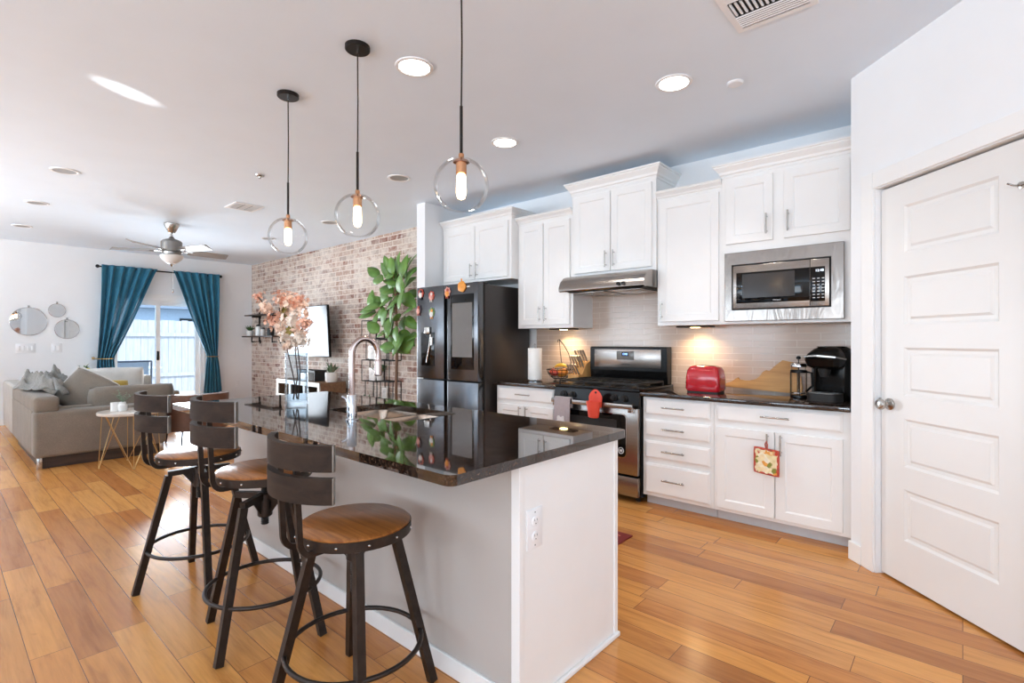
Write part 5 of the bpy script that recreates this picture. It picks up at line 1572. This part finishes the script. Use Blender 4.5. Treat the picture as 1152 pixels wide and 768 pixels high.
for lab, ya, yb in (('gold tieback holding the left curtain', 1.745, 1.99), ('gold tieback holding the right curtain', 3.565, 3.36)):
    t = thing('curtain_tieback', lab, 'curtain tieback', (RODX, ya, 0.955))
    x = RODX + 0.035
    pts = [(XL + 0.002, ya, 0.96), (x - 0.01, ya, 0.955), (x + 0.055, ya + (yb - ya) * 0.12, 0.952), (x + 0.065, (ya + yb) / 2, 0.95), (x + 0.055, yb + (ya - yb) * 0.1, 0.952), (x, yb, 0.955), (x - 0.05, (ya + yb) / 2, 0.957)]
    MB().tube(pts, 0.008, 8).build('band', 'gold', t)
    MB().lathe([(0.02, 0), (0.02, 0.008), (0.009, 0.012), (0.009, 0.05), (0.018, 0.056), (0.001, 0.06)], (XL, ya, 0.96), 16, 'X').build('knob', 'gold', t)

# ================================================================== mirrors and wall plates on the far wall
def mirror(label, y, z, r):
    t = thing('wall_mirror', label, 'mirror', (XL, y, z), 'round mirrors on the far wall')
    MB().lathe([(r, 0.0), (r, 0.011), (r - 0.0025, 0.0125), (r - 0.005, 0.011)], (XL, y, z), 48, 'X', cap=False).build('rim', 'nickel', t)
    MB().lathe([(r - 0.004, 0.001), (r - 0.004, 0.010), (0.001, 0.0101)], (XL, y, z), 48, 'X').build('glass', 'mirror', t)
    MB().box((XL + 0.001, y - 0.012, z + r - 0.002), (XL + 0.01, y + 0.012, z + r + 0.03), 0.003).build('hanger', 'nickel', t)
mirror('largest round mirror, left of the three on the wall', 0.98, 1.535, 0.212)
mirror('smallest round mirror, highest of the three on the wall', 1.303, 1.715, 0.105)
mirror('medium round mirror, lowest and right of the three', 1.422, 1.425, 0.152)
for lab, y, n in (('wide white switch plate below the large mirror', 0.95, 4), ('narrow white switch plate below the medium mirror', 1.30, 2)):
    t = thing('light_switch', lab, 'light switch', (XL, y, 1.13))
    wd = 0.05 * n
    MB().box((XL, y - wd / 2 - 0.01, 1.06), (XL + 0.006, y + wd / 2 + 0.01, 1.20), 0.002).build('plate', 'white_plastic', t)
    for k in range(n):
        yy = y - wd / 2 + 0.05 * (k + 0.5)
        MB().box((XL + 0.006, yy - 0.014, 1.095), (XL + 0.011, yy + 0.014, 1.165), 0.002).build('rocker', 'white_plastic', t)
ol = thing('wall_outlet', 'white outlet plate low on the far wall right of curtain', 'outlet', (XL, 3.95, 0.40))
MB().box((XL, 3.915, 0.34), (XL + 0.006, 3.985, 0.46), 0.002).build('plate', 'white_plastic', ol)

# ================================================================== sofa (its arm end faces the kitchen)
SX1, SX0, SY0, SY1 = -6.65, -8.62, 0.65, 1.74
so = thing('sofa', 'taupe linen sofa with its end turned to the kitchen', 'sofa', ((SX0 + SX1) / 2, (SY0 + SY1) / 2, 0))
MB().box((SX1 - 0.20, SY0 + 0.0, 0.11), (SX1, SY1, 0.56), 0.035, 3).build('arm', 'sofa', so)
MB().box((SX0, SY0, 0.11), (SX1 - 0.201, SY0 + 0.20, 0.56), 0.02, 2).build('back', 'sofa', so)
MB().box((SX0, SY0 + 0.001, 0.54), (SX1 - 0.01, SY0 + 0.19, 0.70), 0.035, 3).build('back_top', 'sofa', so)
MB().box((SX0, SY0 + 0.201, 0.11), (SX1 - 0.201, SY1 - 0.02, 0.30), 0.01).build('seat_deck', 'sofa', so)
for xa in (SX0 + 0.0, SX0 + 0.885): MB().box((xa + 0.003, SY0 + 0.215, 0.302), (xa + 0.88, SY1 - 0.01, 0.45), 0.04, 3).build('seat_cushion', 'sofa', so)
MB().box((SX0 + 0.05, SY0 + 0.05, 0.0), (SX1 - 0.06, SY1 - 0.06, 0.112)).build('plinth', 'dark_wood', so, smooth=False)
for x, y in ((SX1 - 0.04, SY0 + 0.045), (SX1 - 0.04, SY1 - 0.045)):
    MB().box((x - 0.02, y - 0.02, 0), (x + 0.02, y + 0.02, 0.112), 0.003).build('leg', 'nickel', so)
# second piece against the far wall
s2 = thing('chaise_sofa', 'sofa section with painted light behind the taupe sofa against far wall', 'sofa', (-9.4, 1.55, 0))
MB().box((-9.90, 0.66, 0.09), (-8.64, 0.82, 0.70), 0.03, 3).build('arm', 'sofa_lit', s2)
MB().box((-9.90, 0.825, 0.09), (-9.66, 2.32, 0.70), 0.03, 3).build('back', 'sofa_lit', s2)
MB().box((-9.655, 0.825, 0.09), (-8.64, 2.32, 0.28), 0.01).build('seat_deck', 'sofa_lit', s2)
for ya in (0.83, 1.575): MB().box((-9.65, ya, 0.285), (-8.66, ya + 0.735, 0.44), 0.04, 3).build('seat_cushion', 'sofa_lit', s2)
MB().box((-9.90, 2.325, 0.09), (-8.80, 2.47, 0.50), 0.03, 3).build('arm', 'sofa', s2)
MB().box((-9.8, 0.75, 0.0), (-8.75, 2.4, 0.092)).build('plinth', 'dark_wood', s2, smooth=False)

def cushion(name, label, cat, c, sx, sz, th, rotm, m, seam=None, group=None):
    t = thing(name, label, cat, c, group)
    mb = MB()
    def f(sgn):
        def g(u, v):
            a, b = 2 * u - 1, 2 * v - 1
            e = (1 - a ** 4) * (1 - b ** 4)
            pin = 1 - 0.06 * (abs(a) * abs(b)) + 0.0
            p = Vector((a * sx / 2 * (1 - 0.07 * (1 - b * b) * 0 - 0.05 * b * b * abs(a)), sgn * th / 2 * e ** 0.5, b * sz / 2 * (1 - 0.05 * a * a * abs(b))))
            return rotm @ p + Vector(c)
        return g
    mb.grid(f(1), 14, 14); mb.grid(f(-1), 14, 14)
    bmesh.ops.remove_doubles(mb.bm, verts=list(mb.bm.verts), dist=1e-5)
    mb.build('cover', m, t, ang=180)
    if seam:
        e = [(u, 0) for u in [i / 8 for i in range(8)]] + [(1, i / 8) for i in range(8)] + [(1 - i / 8, 1) for i in range(8)] + [(0, 1 - i / 8) for i in range(8)]
        mb = MB(); mb.tube([f(1)(u, v) for u, v in e], 0.006, 6, closed=True); mb.build('piping', seam, t)
    return t
RX = lambda a: Matrix.Rotation(R(a), 3, 'X')
RY_ = lambda a: Matrix.Rotation(R(a), 3, 'Y')
RZ = lambda a: Matrix.Rotation(R(a), 3, 'Z')
# loose cushions behind the arm
cushion('sofa_cushion', 'long taupe cushion standing along the sofa arm', 'cushion', (-6.97, 1.50, 0.602), 0.80, 0.30, 0.15, RZ(90) @ RX(-6), 'sofa')
cushion('sofa_cushion', 'large taupe pillow with pale piping in the sofa corner', 'cushion', (-7.19, 1.12, 0.68), 0.46, 0.44, 0.16, RZ(66) @ RX(-20) @ RY_(30), 'sofa', 'cream')
cushion('sofa_cushion', 'flat taupe cushion lying folded below the piped pillow', 'cushion', (-6.945, 0.97, 0.515), 0.36, 0.12, 0.12, RZ(90), 'sofa')
cushion('sofa_cushion', 'pale cushion with cool edge behind the piped pillow', 'cushion', (-7.72, 1.16, 0.68), 0.44, 0.44, 0.15, RZ(40) @ RX(-18) @ RY_(30), 'cream')
cushion('sofa_cushion', 'mustard cushion peeking over the long taupe cushion', 'cushion', (-7.32, 1.33, 0.62), 0.40, 0.36, 0.14, RZ(80) @ RX(-20), 'mustard')
cushion('sofa_cushion', 'wide cream back cushion in front of the window', 'cushion', (-9.5, 1.82, 0.64), 0.72, 0.42, 0.18, RZ(90) @ RX(10), 'cream')
# crumpled gray throw over the sofa back
th = thing('throw_blanket', 'crumpled gray throw blanket heaped on the sofa back', 'blanket', (-7.7, 0.86, 0.70))
rn = random.Random(5)
wav = [(rn.uniform(-1, 1), rn.uniform(-1, 1), rn.uniform(5, 13), rn.uniform(0, 6), rn.uniform(0.5, 1)) for _ in range(8)]
def throw(u, v):
    an = 2 * PI * u
    rim = 1 + 0.14 * math.sin(3 * an + 1) + 0.09 * math.sin(7 * an)
    x = -7.62 + 0.50 * v * rim * math.cos(an)
    y = 0.86 + 0.235 * v * rim * math.sin(an)
    h = 0.0
    for p, q, k, s_, a in wav:      # sharp ridged folds
        h += a * (1 - abs(math.sin(k * (p * (x + 7.6) * 1.3 + q * (y - 0.86) * 2.2) + s_))) ** 2
    z = 0.715 + 0.07 * (1 - v * v) + 0.055 * h * (1 - 0.7 * v ** 3)
    return (x, y, z - (0.05 * v ** 4 if y > 0.9 else 0))
MB().grid(throw, 72, 26, 0.010).build('knit', 'gray_throw', th, ang=180)

# small table behind the sofa with a yellow pot
et = thing('end_table', 'dark end table in the corner behind the far sofa section', 'side table', (-10.15, 1.53, 0))
MB().box((-10.35, 1.3, 0.64), (-9.95, 1.76, 0.67), 0.004).build('table_top', 'dark_wood', et)
for x in (-10.32, -9.98):
    for y in (1.33, 1.73): MB().box((x - 0.015, y - 0.015, 0), (x + 0.015, y + 0.015, 0.641)).build('leg', 'dark_wood', et)
yp = thing('potted_plant', 'small green plant in a yellow pot left of the curtain', 'potted plant', (-10.1, 1.545, 0.67))
c = (-10.1, 1.555, 0.67)
MB().lathe([(0.001, 0), (0.06, 0), (0.068, 0.02), (0.072, 0.155), (0.066, 0.155), (0.062, 0.13), (0.001, 0.13)], c, 24).build('pot', 'yellow', yp)
def leaf(mb, base, d, L, W, up=None, curl=0.25, fold=0.15, n=5):
    d = Vector(d).normalized()
    up = Vector(up) if up is not None else Vector((0, 0, 1))
    s = d.cross(up)
    s = s.normalized() if s.length > 1e-4 else Vector((1, 0, 0))
    nn = s.cross(d).normalized()
    base = Vector(base)
    rows = []
    for i in range(n + 1):
        k = i / n
        wd = W / 2 * (math.sin(PI * min(1, k ** 0.75 * 0.985 + 0.015)) ** 0.8)
        c = base + d * L * k - nn * curl * L * k * k
        rows.append((mb.bm.verts.new(c - s * wd + nn * fold * wd), mb.bm.verts.new(c), mb.bm.verts.new(c + s * wd + nn * fold * wd)))
    for a, b in zip(rows[:-1], rows[1:]):
        mb.bm.faces.new((a[0], a[1], b[1], b[0])); mb.bm.faces.new((a[1], a[2], b[2], b[1]))
    return mb
rl = random.Random(3)
def tuft(mb, c, n, L, W, spread=0.9):
    for i in range(n):
        a = rl.uniform(0, 2 * PI); e = rl.uniform(0.2, spread)
        leaf(mb, (c[0] + 0.01 * math.cos(a), c[1] + 0.01 * math.sin(a), c[2]), (math.cos(a) * e, math.sin(a) * e, 1), L * rl.uniform(0.6, 1.1), W, curl=0.3)
    return mb
tuft(MB(), (c[0], c[1], c[2] + 0.12), 16, 0.11, 0.035).build('leaves', 'leaf_dark', yp)

# ================================================================== wire side table with plant and candle
TX, TY, TZ = -6.26, 1.325, 0.545
sd_ = thing('side_table', 'round side table with pale top and gold wire legs', 'side table', (TX, TY, 0))
MB().lathe([(0.001, TZ - 0.03), (0.262, TZ - 0.03), (0.27, TZ - 0.024), (0.27, TZ - 0.004), (0.266, TZ), (0.001, TZ)], (TX, TY, 0), 48).build('table_top', 'marble', sd_)
ft = [(TX + 0.245 * math.cos(R(a)), TY + 0.245 * math.sin(R(a))) for a in (-96, -6, 84, 174)]
for k in range(4):
    mb = MB(); x, y = ft[k]
    an = math.atan2(y - TY, x - TX)
    for da in (-62, 0, 62):
        a = an + R(da)
        rr_ = 0.225
        mb.tube([(x + 0.006 * math.cos(a), y + 0.006 * math.sin(a), 0.004), (TX + rr_ * math.cos(a), TY + rr_ * math.sin(a), TZ - 0.03)], 0.0032, 6)
    mb.ball((x, y, 0.006), 0.008, 8, 6)
    mb.build('leg', 'gold', sd_)
cj = thing('candle_jar', 'small cream candle jar on the wire side table', 'candle', (-6.33, 1.215, TZ))
c = (-6.33, 1.215, TZ)
MB().lathe([(0.001, 0), (0.038, 0), (0.04, 0.004), (0.04, 0.085), (0.036, 0.085), (0.036, 0.07), (0.001, 0.07)], c, 24).build('jar', 'white_ceramic', cj)
jp = thing('potted_plant', 'little sprig in a glass jar on the wire side table', 'potted plant', (-6.28, 1.265, TZ))
c = (-6.28, 1.265, TZ)
MB().lathe([(0.001, 0.0005), (0.034, 0.0005), (0.04, 0.02), (0.04, 0.06), (0.028, 0.075), (0.028, 0.09), (0.025, 0.09), (0.001, 0.01)], c, 20).build('jar', 'white_ceramic', jp)
mb = MB()
for i in range(16):
    a = rl.uniform(0, 2 * PI); e = rl.uniform(0.3, 1.3)
    d = Vector((math.cos(a) * e, math.sin(a) * e, 1)).normalized(); L = rl.uniform(0.07, 0.15)
    p = Vector((c[0], c[1], TZ + 0.085))
    mb.tube([p, p + d * L], 0.0015, 4)
    for q in (0.4, 0.6, 0.8, 1.0):
        b = rl.uniform(0, 2 * PI)
        leaf(mb, p + d * L * q, (math.cos(b), math.sin(b), 0.4), 0.028, 0.014, n=3)
mb.build('sprigs', 'leaf_gray', jp)

# ================================================================== brown armchair
ac = thing('armchair', 'brown leather armchair on thin metal legs behind the bar stools', 'armchair', (-7.0, 2.3, 0))
ax, ay = -7.0, 2.12
mb = MB(); mb.grid(lambda u, v: (ax + 0.30 - 0.16 * (2 * u - 1) ** 4 + 0.03 * v, ay - 0.28 + 0.56 * u, 0.20 + 0.42 * v), 16, 8, 0.09)
bmesh.ops.bevel(mb.bm, geom=[e for e in mb.bm.edges if e.is_manifold and e.calc_face_angle(0) > 1.0], offset=0.025, segments=2, affect='EDGES'); mb.build('backrest', 'leather', ac)
MB().box((ax - 0.34, ay - 0.22, 0.24), (ax + 0.16, ay + 0.22, 0.38), 0.05, 3).build('seat', 'leather', ac)
for s in (-1, 1): MB().box((ax - 0.30, ay + s * 0.26 - 0.035, 0.24), (ax + 0.12, ay + s * 0.26 + 0.035, 0.47), 0.03, 3).build('arm', 'leather', ac)
for x in (-0.26, 0.26):
    for y in (-0.2, 0.2): MB().tube([(ax + x, ay + y, 0.25), (ax + x * 1.12, ay + y * 1.12, 0.0)], [0.012, 0.008], 8).build('leg', 'blackened', ac)

# ================================================================== media wall
YW = YB
tv = thing('television', 'wall-mounted flat television tilted down on the brick wall', 'television', (-7.85, 4.0, 1.39))
T = Matrix.Translation((-7.87, 3.97, 1.39)) @ Matrix.Rotation(R(-1), 4, 'Z') @ Matrix.Rotation(R(3), 4, 'X')
mb = MB(); mb.box((-0.70, -0.0, -0.40), (0.70, 0.035, 0.40), 0.006); mb.xf(T).build('casing', 'black', tv)
mb = MB(); mb.box((-0.688, -0.003, -0.385), (0.688, 0.001, 0.388)); mb.xf(T).build('screen', 'tv_screen', tv, smooth=False)
mb = MB(); mb.box((-7.97, 4.0, 1.3), (-7.77, 4.03, 1.5)); mb.tube([(-7.87, 4.02, 1.4), (-7.80, 4.12, 1.4), (-7.87, YW - 0.025, 1.4)], 0.02, 8); mb.box((-7.95, YW - 0.02, 1.28), (-7.79, YW - 0.001, 1.52)); mb.build('wall_arm', 'black_matte', tv, smooth=False)
# console
CX0, CX1, CY0, CY1, CZ = -8.42, -7.02, 3.735, 4.16, 0.625
co = thing('media_console', 'white-fronted oak media console with open cubbies under the television', 'media console', ((CX0 + CX1) / 2, 3.95, 0))
mb = MB(); mb.box((CX0, CY0 + 0.02, CZ - 0.03), (CX1, CY1, CZ)); mb.box((CX0, CY0 + 0.02, 0.08), (CX0 + 0.03, CY1, CZ - 0.03)); mb.box((CX1 - 0.03, CY0 + 0.02, 0.08), (CX1, CY1, CZ - 0.03)); mb.box((CX0, CY0 + 0.02, 0.08), (CX1, CY1, 0.11))
mb.build('carcass', 'console_wood', co, smooth=False)
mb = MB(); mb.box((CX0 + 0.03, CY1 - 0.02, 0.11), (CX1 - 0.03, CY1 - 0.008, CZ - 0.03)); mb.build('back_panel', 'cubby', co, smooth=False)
mb = MB()
cols = [CX0, CX0 + 0.47, CX0 + 0.93, CX1]
mb.box((CX0, CY0, CZ - 0.062), (CX1, CY0 + 0.02, CZ)); mb.box((CX0, CY0, 0.08), (CX1, CY0 + 0.02, 0.13)); mb.box((CX0, CY0, 0.35), (CX1, CY0 + 0.02, 0.39))
for i, x in enumerate(cols):
    a = x - 0.03 if 0 < i < 3 else (x if i == 0 else x - 0.06)
    mb.box((a, CY0 - 0.0005, 0.08), (a + 0.06, CY0 + 0.0195, CZ - 0.0005))
mb.build('face_frame', 'console', co, smooth=False)
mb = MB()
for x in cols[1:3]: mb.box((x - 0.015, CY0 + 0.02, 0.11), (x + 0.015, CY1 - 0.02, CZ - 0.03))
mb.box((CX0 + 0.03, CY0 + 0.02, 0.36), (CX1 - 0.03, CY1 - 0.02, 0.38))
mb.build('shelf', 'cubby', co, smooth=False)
for x in (CX0 + 0.06, CX1 - 0.06):
    for y in (CY0 + 0.06, CY1 - 0.05): MB().box((x - 0.025, y - 0.025, 0), (x + 0.025, y + 0.025, 0.081)).build('foot', 'console_wood', co, smooth=False)
cp = thing('potted_plant', 'spiky succulent in a white pot on the media console', 'potted plant', (-7.14, 3.95, CZ))
c = (-7.06 - 0.06, 3.98, CZ)
MB().lathe([(0.001, 0), (0.075, 0), (0.088, 0.02), (0.09, 0.14), (0.084, 0.145), (0.08, 0.12), (0.001, 0.12)], c, 28).build('pot', 'white_ceramic', cp)
tuft(MB(), (c[0], c[1], c[2] + 0.115), 22, 0.20, 0.035, 0.8).build('leaves', 'leaf_dark', cp)
mb = MB()
for dx, dz, s in ((-0.12, 0.34, -1), (-0.05, 0.25, 1)): mb.tube([(c[0], c[1], c[2] + 0.12), (c[0] + dx * 0.5, c[1], c[2] + dz * 0.6), (c[0] + dx, c[1], c[2] + dz)], 0.003, 5)
mb.build('flower_stalk', 'twig', cp)
mb = MB(); leaf(mb, (c[0] + 0.06, c[1] - 0.02, c[2] + 0.13), (0.7, -0.2, 0.8), 0.24, 0.05); leaf(mb, (c[0] + 0.04, c[1] - 0.03, c[2] + 0.13), (0.4, -0.2, 0.9), 0.22, 0.05); mb.build('pale_leaves', 'leaf_gray', cp)
bx_ = thing('storage_box', 'dark open box with white end on the media console', 'box', (-7.62, 3.93, CZ))
mb = MB(); mb.box((-7.92, 3.84, CZ + 0.125), (-7.36, 4.04, CZ + 0.165), 0.003); mb.box((-7.92, 4.02, CZ), (-7.36, 4.04, CZ + 0.126)); mb.box((-7.38, 3.84, CZ), (-7.36, 4.02, CZ + 0.126)); mb.box((-7.92, 3.84, CZ), (-7.80, 4.02, CZ + 0.126)); mb.build('case', 'black_matte', bx_, smooth=False)
MB().box((-7.80, 3.835, CZ), (-7.60, 4.0, CZ + 0.115), 0.003).build('front_block', 'white_ceramic', bx_)

# pipe shelf high at the far left of the brick
ps = thing('pipe_shelf', 'black iron pipe shelf with two boards at far end of brick', 'wall shelf', (-9.9, YW, 1.3))
mb = MB()
yq = YW - 0.16
for x in (-10.2, -9.32):
    mb.tube([(x, YW - 0.02, 1.86), (x, YW - 0.02, 1.22), (x, yq, 1.22), (x, yq, 1.31)], 0.016, 8)
    mb.tube([(x, YW - 0.02, 1.70), (x, yq, 1.70)], 0.014, 8)
    mb.lathe([(0.035, 0), (0.035, -0.012), (0.02, -0.014)], (x, YW, 1.70), 14, 'Y'); mb.lathe([(0.035, 0), (0.035, -0.012), (0.02, -0.014)], (x, YW, 1.22), 14, 'Y')
mb.build('pipe_frame', 'iron', ps)
MB().box((-10.48, YW - 0.24, 1.31), (-9.15, YW - 0.035, 1.335), 0.002).build('board', 'dark_wood', ps, smooth=False)
MB().box((-10.40, YW - 0.22, 1.715), (-9.15, YW - 0.037, 1.735), 0.002).build('board', 'dark_wood', ps, smooth=False)
wp_ = thing('potted_plant', 'small green plant in white pot at left end of pipe shelf', 'potted plant', (-10.33, YW - 0.14, 1.335))
c = (-10.33, YW - 0.14, 1.335)
MB().lathe([(0.001, 0), (0.055, 0), (0.068, 0.1), (0.062, 0.1), (0.001, 0.085)], c, 20).build('pot', 'white_ceramic', wp_)
tuft(MB(), (c[0], c[1], c[2] + 0.08), 26, 0.15, 0.03).build('leaves', 'leaf_dark', wp_)
for k, (x, h, r, m, lab) in enumerate(((-9.98, 0.20, 0.055, 'white_ceramic', 'cream canister beside the plant on the pipe shelf'), (-9.78, 0.14, 0.045, 'magnet_white', 'short pale bottle right of cream canister on pipe shelf'), (-9.45, 0.16, 0.06, 'black_matte', 'black lantern at the right end of the pipe shelf'))):
    t = thing(('canister', 'bottle', 'lantern')[k], lab, ('canister', 'bottle', 'lantern')[k], (x, YW - 0.13, 1.335))
    MB().lathe([(0.001, 0), (r, 0), (r, h * 0.8), (r * 0.7, h * 0.88), (r * 0.7, h * 0.9)], (x, YW - 0.13, 1.335), 18).build('body', m, t)
    MB().lathe([(r * 0.75, h * 0.9), (r * 0.75, h), (r * 0.2, h * 1.08), (0.001, h * 1.09)], (x, YW - 0.13, 1.335), 18).build('lid', 'black_matte', t)

# stacked black wire cubes with photographs
wc = thing('wire_cube_shelf', 'black wire cube shelves staggered on the brick beside fig tree', 'wall shelf', (-6.3, YW, 0.9))
def bx2(x0, x1, z0, z1, d=0.14):
    mb = MB(); r = 0.007
    y0, y1 = YW - d, YW - 0.008
    for y in (y0, y1):
        mb.tube([(x0, y, z0), (x1, y, z0), (x1, y, z1), (x0, y, z1)], r, 6, closed=True)
    for x in (x0, x1):
        for z in (z0, z1): mb.tube([(x, y0, z), (x, y1, z)], r, 6)
    return mb.build('wire_cube', 'black_matte', wc)
cubes = [(407, 423, 362, 383), (412, 426, 384, 406), (428, 442, 383, 407), (407, 423, 407.5, 430), (423.5, 438, 408, 430.5), (428, 442, 431.5, 452), (411, 424, 431, 452), (424, 436, 360, 382)]
def wpt(px, py, Y=YW - 0.14): return sx_(px, py, Y)
for a, b, t_, q in cubes:
    p0 = wpt(a, q); p1 = wpt(b, t_)
    bx2(p0.x, p1.x, p0.z, p1.z)
def photo(label, a, b, t_, q):
    p0 = wpt(a, q, YW - 0.09); p1 = wpt(b, t_, YW - 0.09)
    t = thing('framed_photo', label, 'picture frame', ((p0.x + p1.x) / 2, YW - 0.09, p0.z))
    mb = MB(); mb.box((p0.x, YW - 0.095, p0.z), (p1.x, YW - 0.082, p1.z), 0.002); mb.build('frame', 'white_ceramic', t)
    w_ = (p1.x - p0.x) * 0.12
    mb = MB(); mb.box((p0.x + w_, YW - 0.0965, p0.z + w_), (p1.x - w_, YW - 0.0945, p1.z - w_)); mb.build('print', 'photo', t, smooth=False)
photo('framed photo in the upper wire cube with dark figure', 415, 424, 391, 406)
photo('small framed photo standing in the lower left wire cube', 415.5, 421.5, 416, 429.5)
photo('white leaning card in the bottom right wire cube', 430, 435, 438, 449.5)
tp_ = wpt(426.5, 429.5, YW - 0.09)
vp_ = thing('potted_plant', 'trailing dark plant in the wire cube beside framed photo', 'potted plant', tuple(tp_))
MB().lathe([(0.001, 0), (0.05, 0), (0.06, 0.09), (0.001, 0.08)], tuple(tp_), 18).build('pot', 'white_ceramic', vp_)
tuft(MB(), (tp_.x, tp_.y, tp_.z + 0.07), 26, 0.2, 0.05, 0.7).build('leaves', 'leaf_dark', vp_)

# fiddle-leaf fig
FGX, FGY = -5.32, 3.85
fg = thing('fiddle_leaf_fig', 'tall fiddle-leaf fig with broad green leaves before the brick wall', 'tree', (FGX, FGY, 0))
MB().lathe([(0.001, 0), (0.15, 0), (0.19, 0.05), (0.20, 0.28), (0.185, 0.34), (0.175, 0.34), (0.17, 0.30), (0.001, 0.30)], (FGX, FGY, 0), 32).build('basket', 'terra', fg)
MB().lathe([(0.168, 0.295), (0.168, 0.305), (0.001, 0.31)], (FGX, FGY, 0), 24).build('soil', 'soil', fg)
trunk = [(FGX, FGY, 0.30), (FGX + 0.0, FGY, 0.8), (FGX + 0.02, FGY, 1.2), (FGX + 0.0, FGY, 1.6), (FGX - 0.03, FGY + 0.0, 2.0), (FGX - 0.02, FGY, 2.3)]
MB().tube(trunk, [0.02, 0.018, 0.017, 0.015, 0.011, 0.006], 10).build('trunk', 'bark', fg)
mb2 = MB(); mb = MB()
rf = random.Random(21)
def figleaf(p, d, L, W): leaf(mb, p, d, L, W, up=(rf.uniform(-.4, .4), -0.9, rf.uniform(0.2, 0.9)), curl=rf.uniform(0.02, 0.28), fold=rf.uniform(0.05, 0.3), n=7)
spots = [(418, 346, -1, 0.1), (428, 352, -.6, .5), (412, 355, -1, -.1), (432, 336, -.9, .3), (424, 316, -1, .15), (440, 300, -.3, 1), (436, 306, -.7, .8), (446, 298, .1, 1), (455, 300, .4, 1), (461, 296, .6, .9), (441, 318, -.8, .3),
         (436, 328, -.9, .2), (450, 322, .2, .7), (460, 320, .7, .5), (463, 333, .9, .1), (440, 342, -.7, -.2), (432, 360, -.3, -.9), (437, 372, -.2, -1), (428, 378, -1, 0), (434, 392, -1, .1), (446, 378, .3, -.8), (452, 365, .5, -.4), (459, 350, .9, .1), (462, 365, .8, -.4),
         (458, 383, .6, -.5), (463, 380, .9, .2), (443, 352, -.2, -.8), (451, 338, .1, .4), (456, 309, .5, .6), (447, 310, -.2, .7), (430, 344, -.8, -.6), (452, 394, .5, -.1), (442, 390, -.5, -.5), (446, 330, -.4, .4), (464, 308, 1, .5), (425, 340, -.7, .5), (438, 312, -1, .2), (460, 340, .8, -.6)]
spots += [(a_ + rf.uniform(-9, 9), b_ + rf.uniform(-10, 10), c_ + rf.uniform(-.4, .4), d_ + rf.uniform(-.3, .6)) for a_, b_, c_, d_ in spots if a_ < 458]
for px, py, dx, dz in spots:
    Yl = FGY + rf.uniform(-0.16, 0.14)
    p = sx_(px, py, Yl)
    cx_ = min(trunk, key=lambda q: abs(q[2] - p.z))
    sc = rf.uniform(0.21, 0.31)
    d = Vector((dx * 0.95, rf.uniform(-0.45, 0.25), dz)).normalized()
    start = p - d * sc * 0.5
    if start.x > -4.70: start.x = -4.70
    figleaf(start, d, sc, sc * rf.uniform(0.48, 0.66))
    tz = max(1.15, min(2.25, start.z - 0.05))
    tx = FGX + (0.02 if tz < 1.4 else -0.015)
    mb2.tube([(tx, FGY, tz), tuple((start + Vector((tx, FGY, tz))) / 2 + Vector((0, 0, -0.01))), tuple(start)], [0.005, 0.004, 0.003], 5)
lv = mb.build('leaves', 'leaf', fg, ang=180)
sm = lv.modifiers.new('thickness', 'SOLIDIFY'); sm.thickness = 0.002
mb2.build('petioles', 'bark', fg)
# wooden planter below the wire cubes
pl = thing('planter_box', 'wooden planter box with low greenery under the wire cubes', 'planter', (-6.2, 4.05, 0))
MB().box((-6.62, 3.95, 0.0), (-5.72, 4.19, 0.40), 0.004).build('box', 'console_wood', pl, smooth=False)
mb = MB()
for i in range(60):
    x = rl.uniform(-6.58, -5.76); y = rl.uniform(3.98, 4.16)
    leaf(mb, (x, y, 0.395), (rl.uniform(-.8, .8), rl.uniform(-.8, .4), 0.8), rl.uniform(0.05, 0.09), 0.03, n=3)
mb.build('greenery', 'leaf_dark', pl)
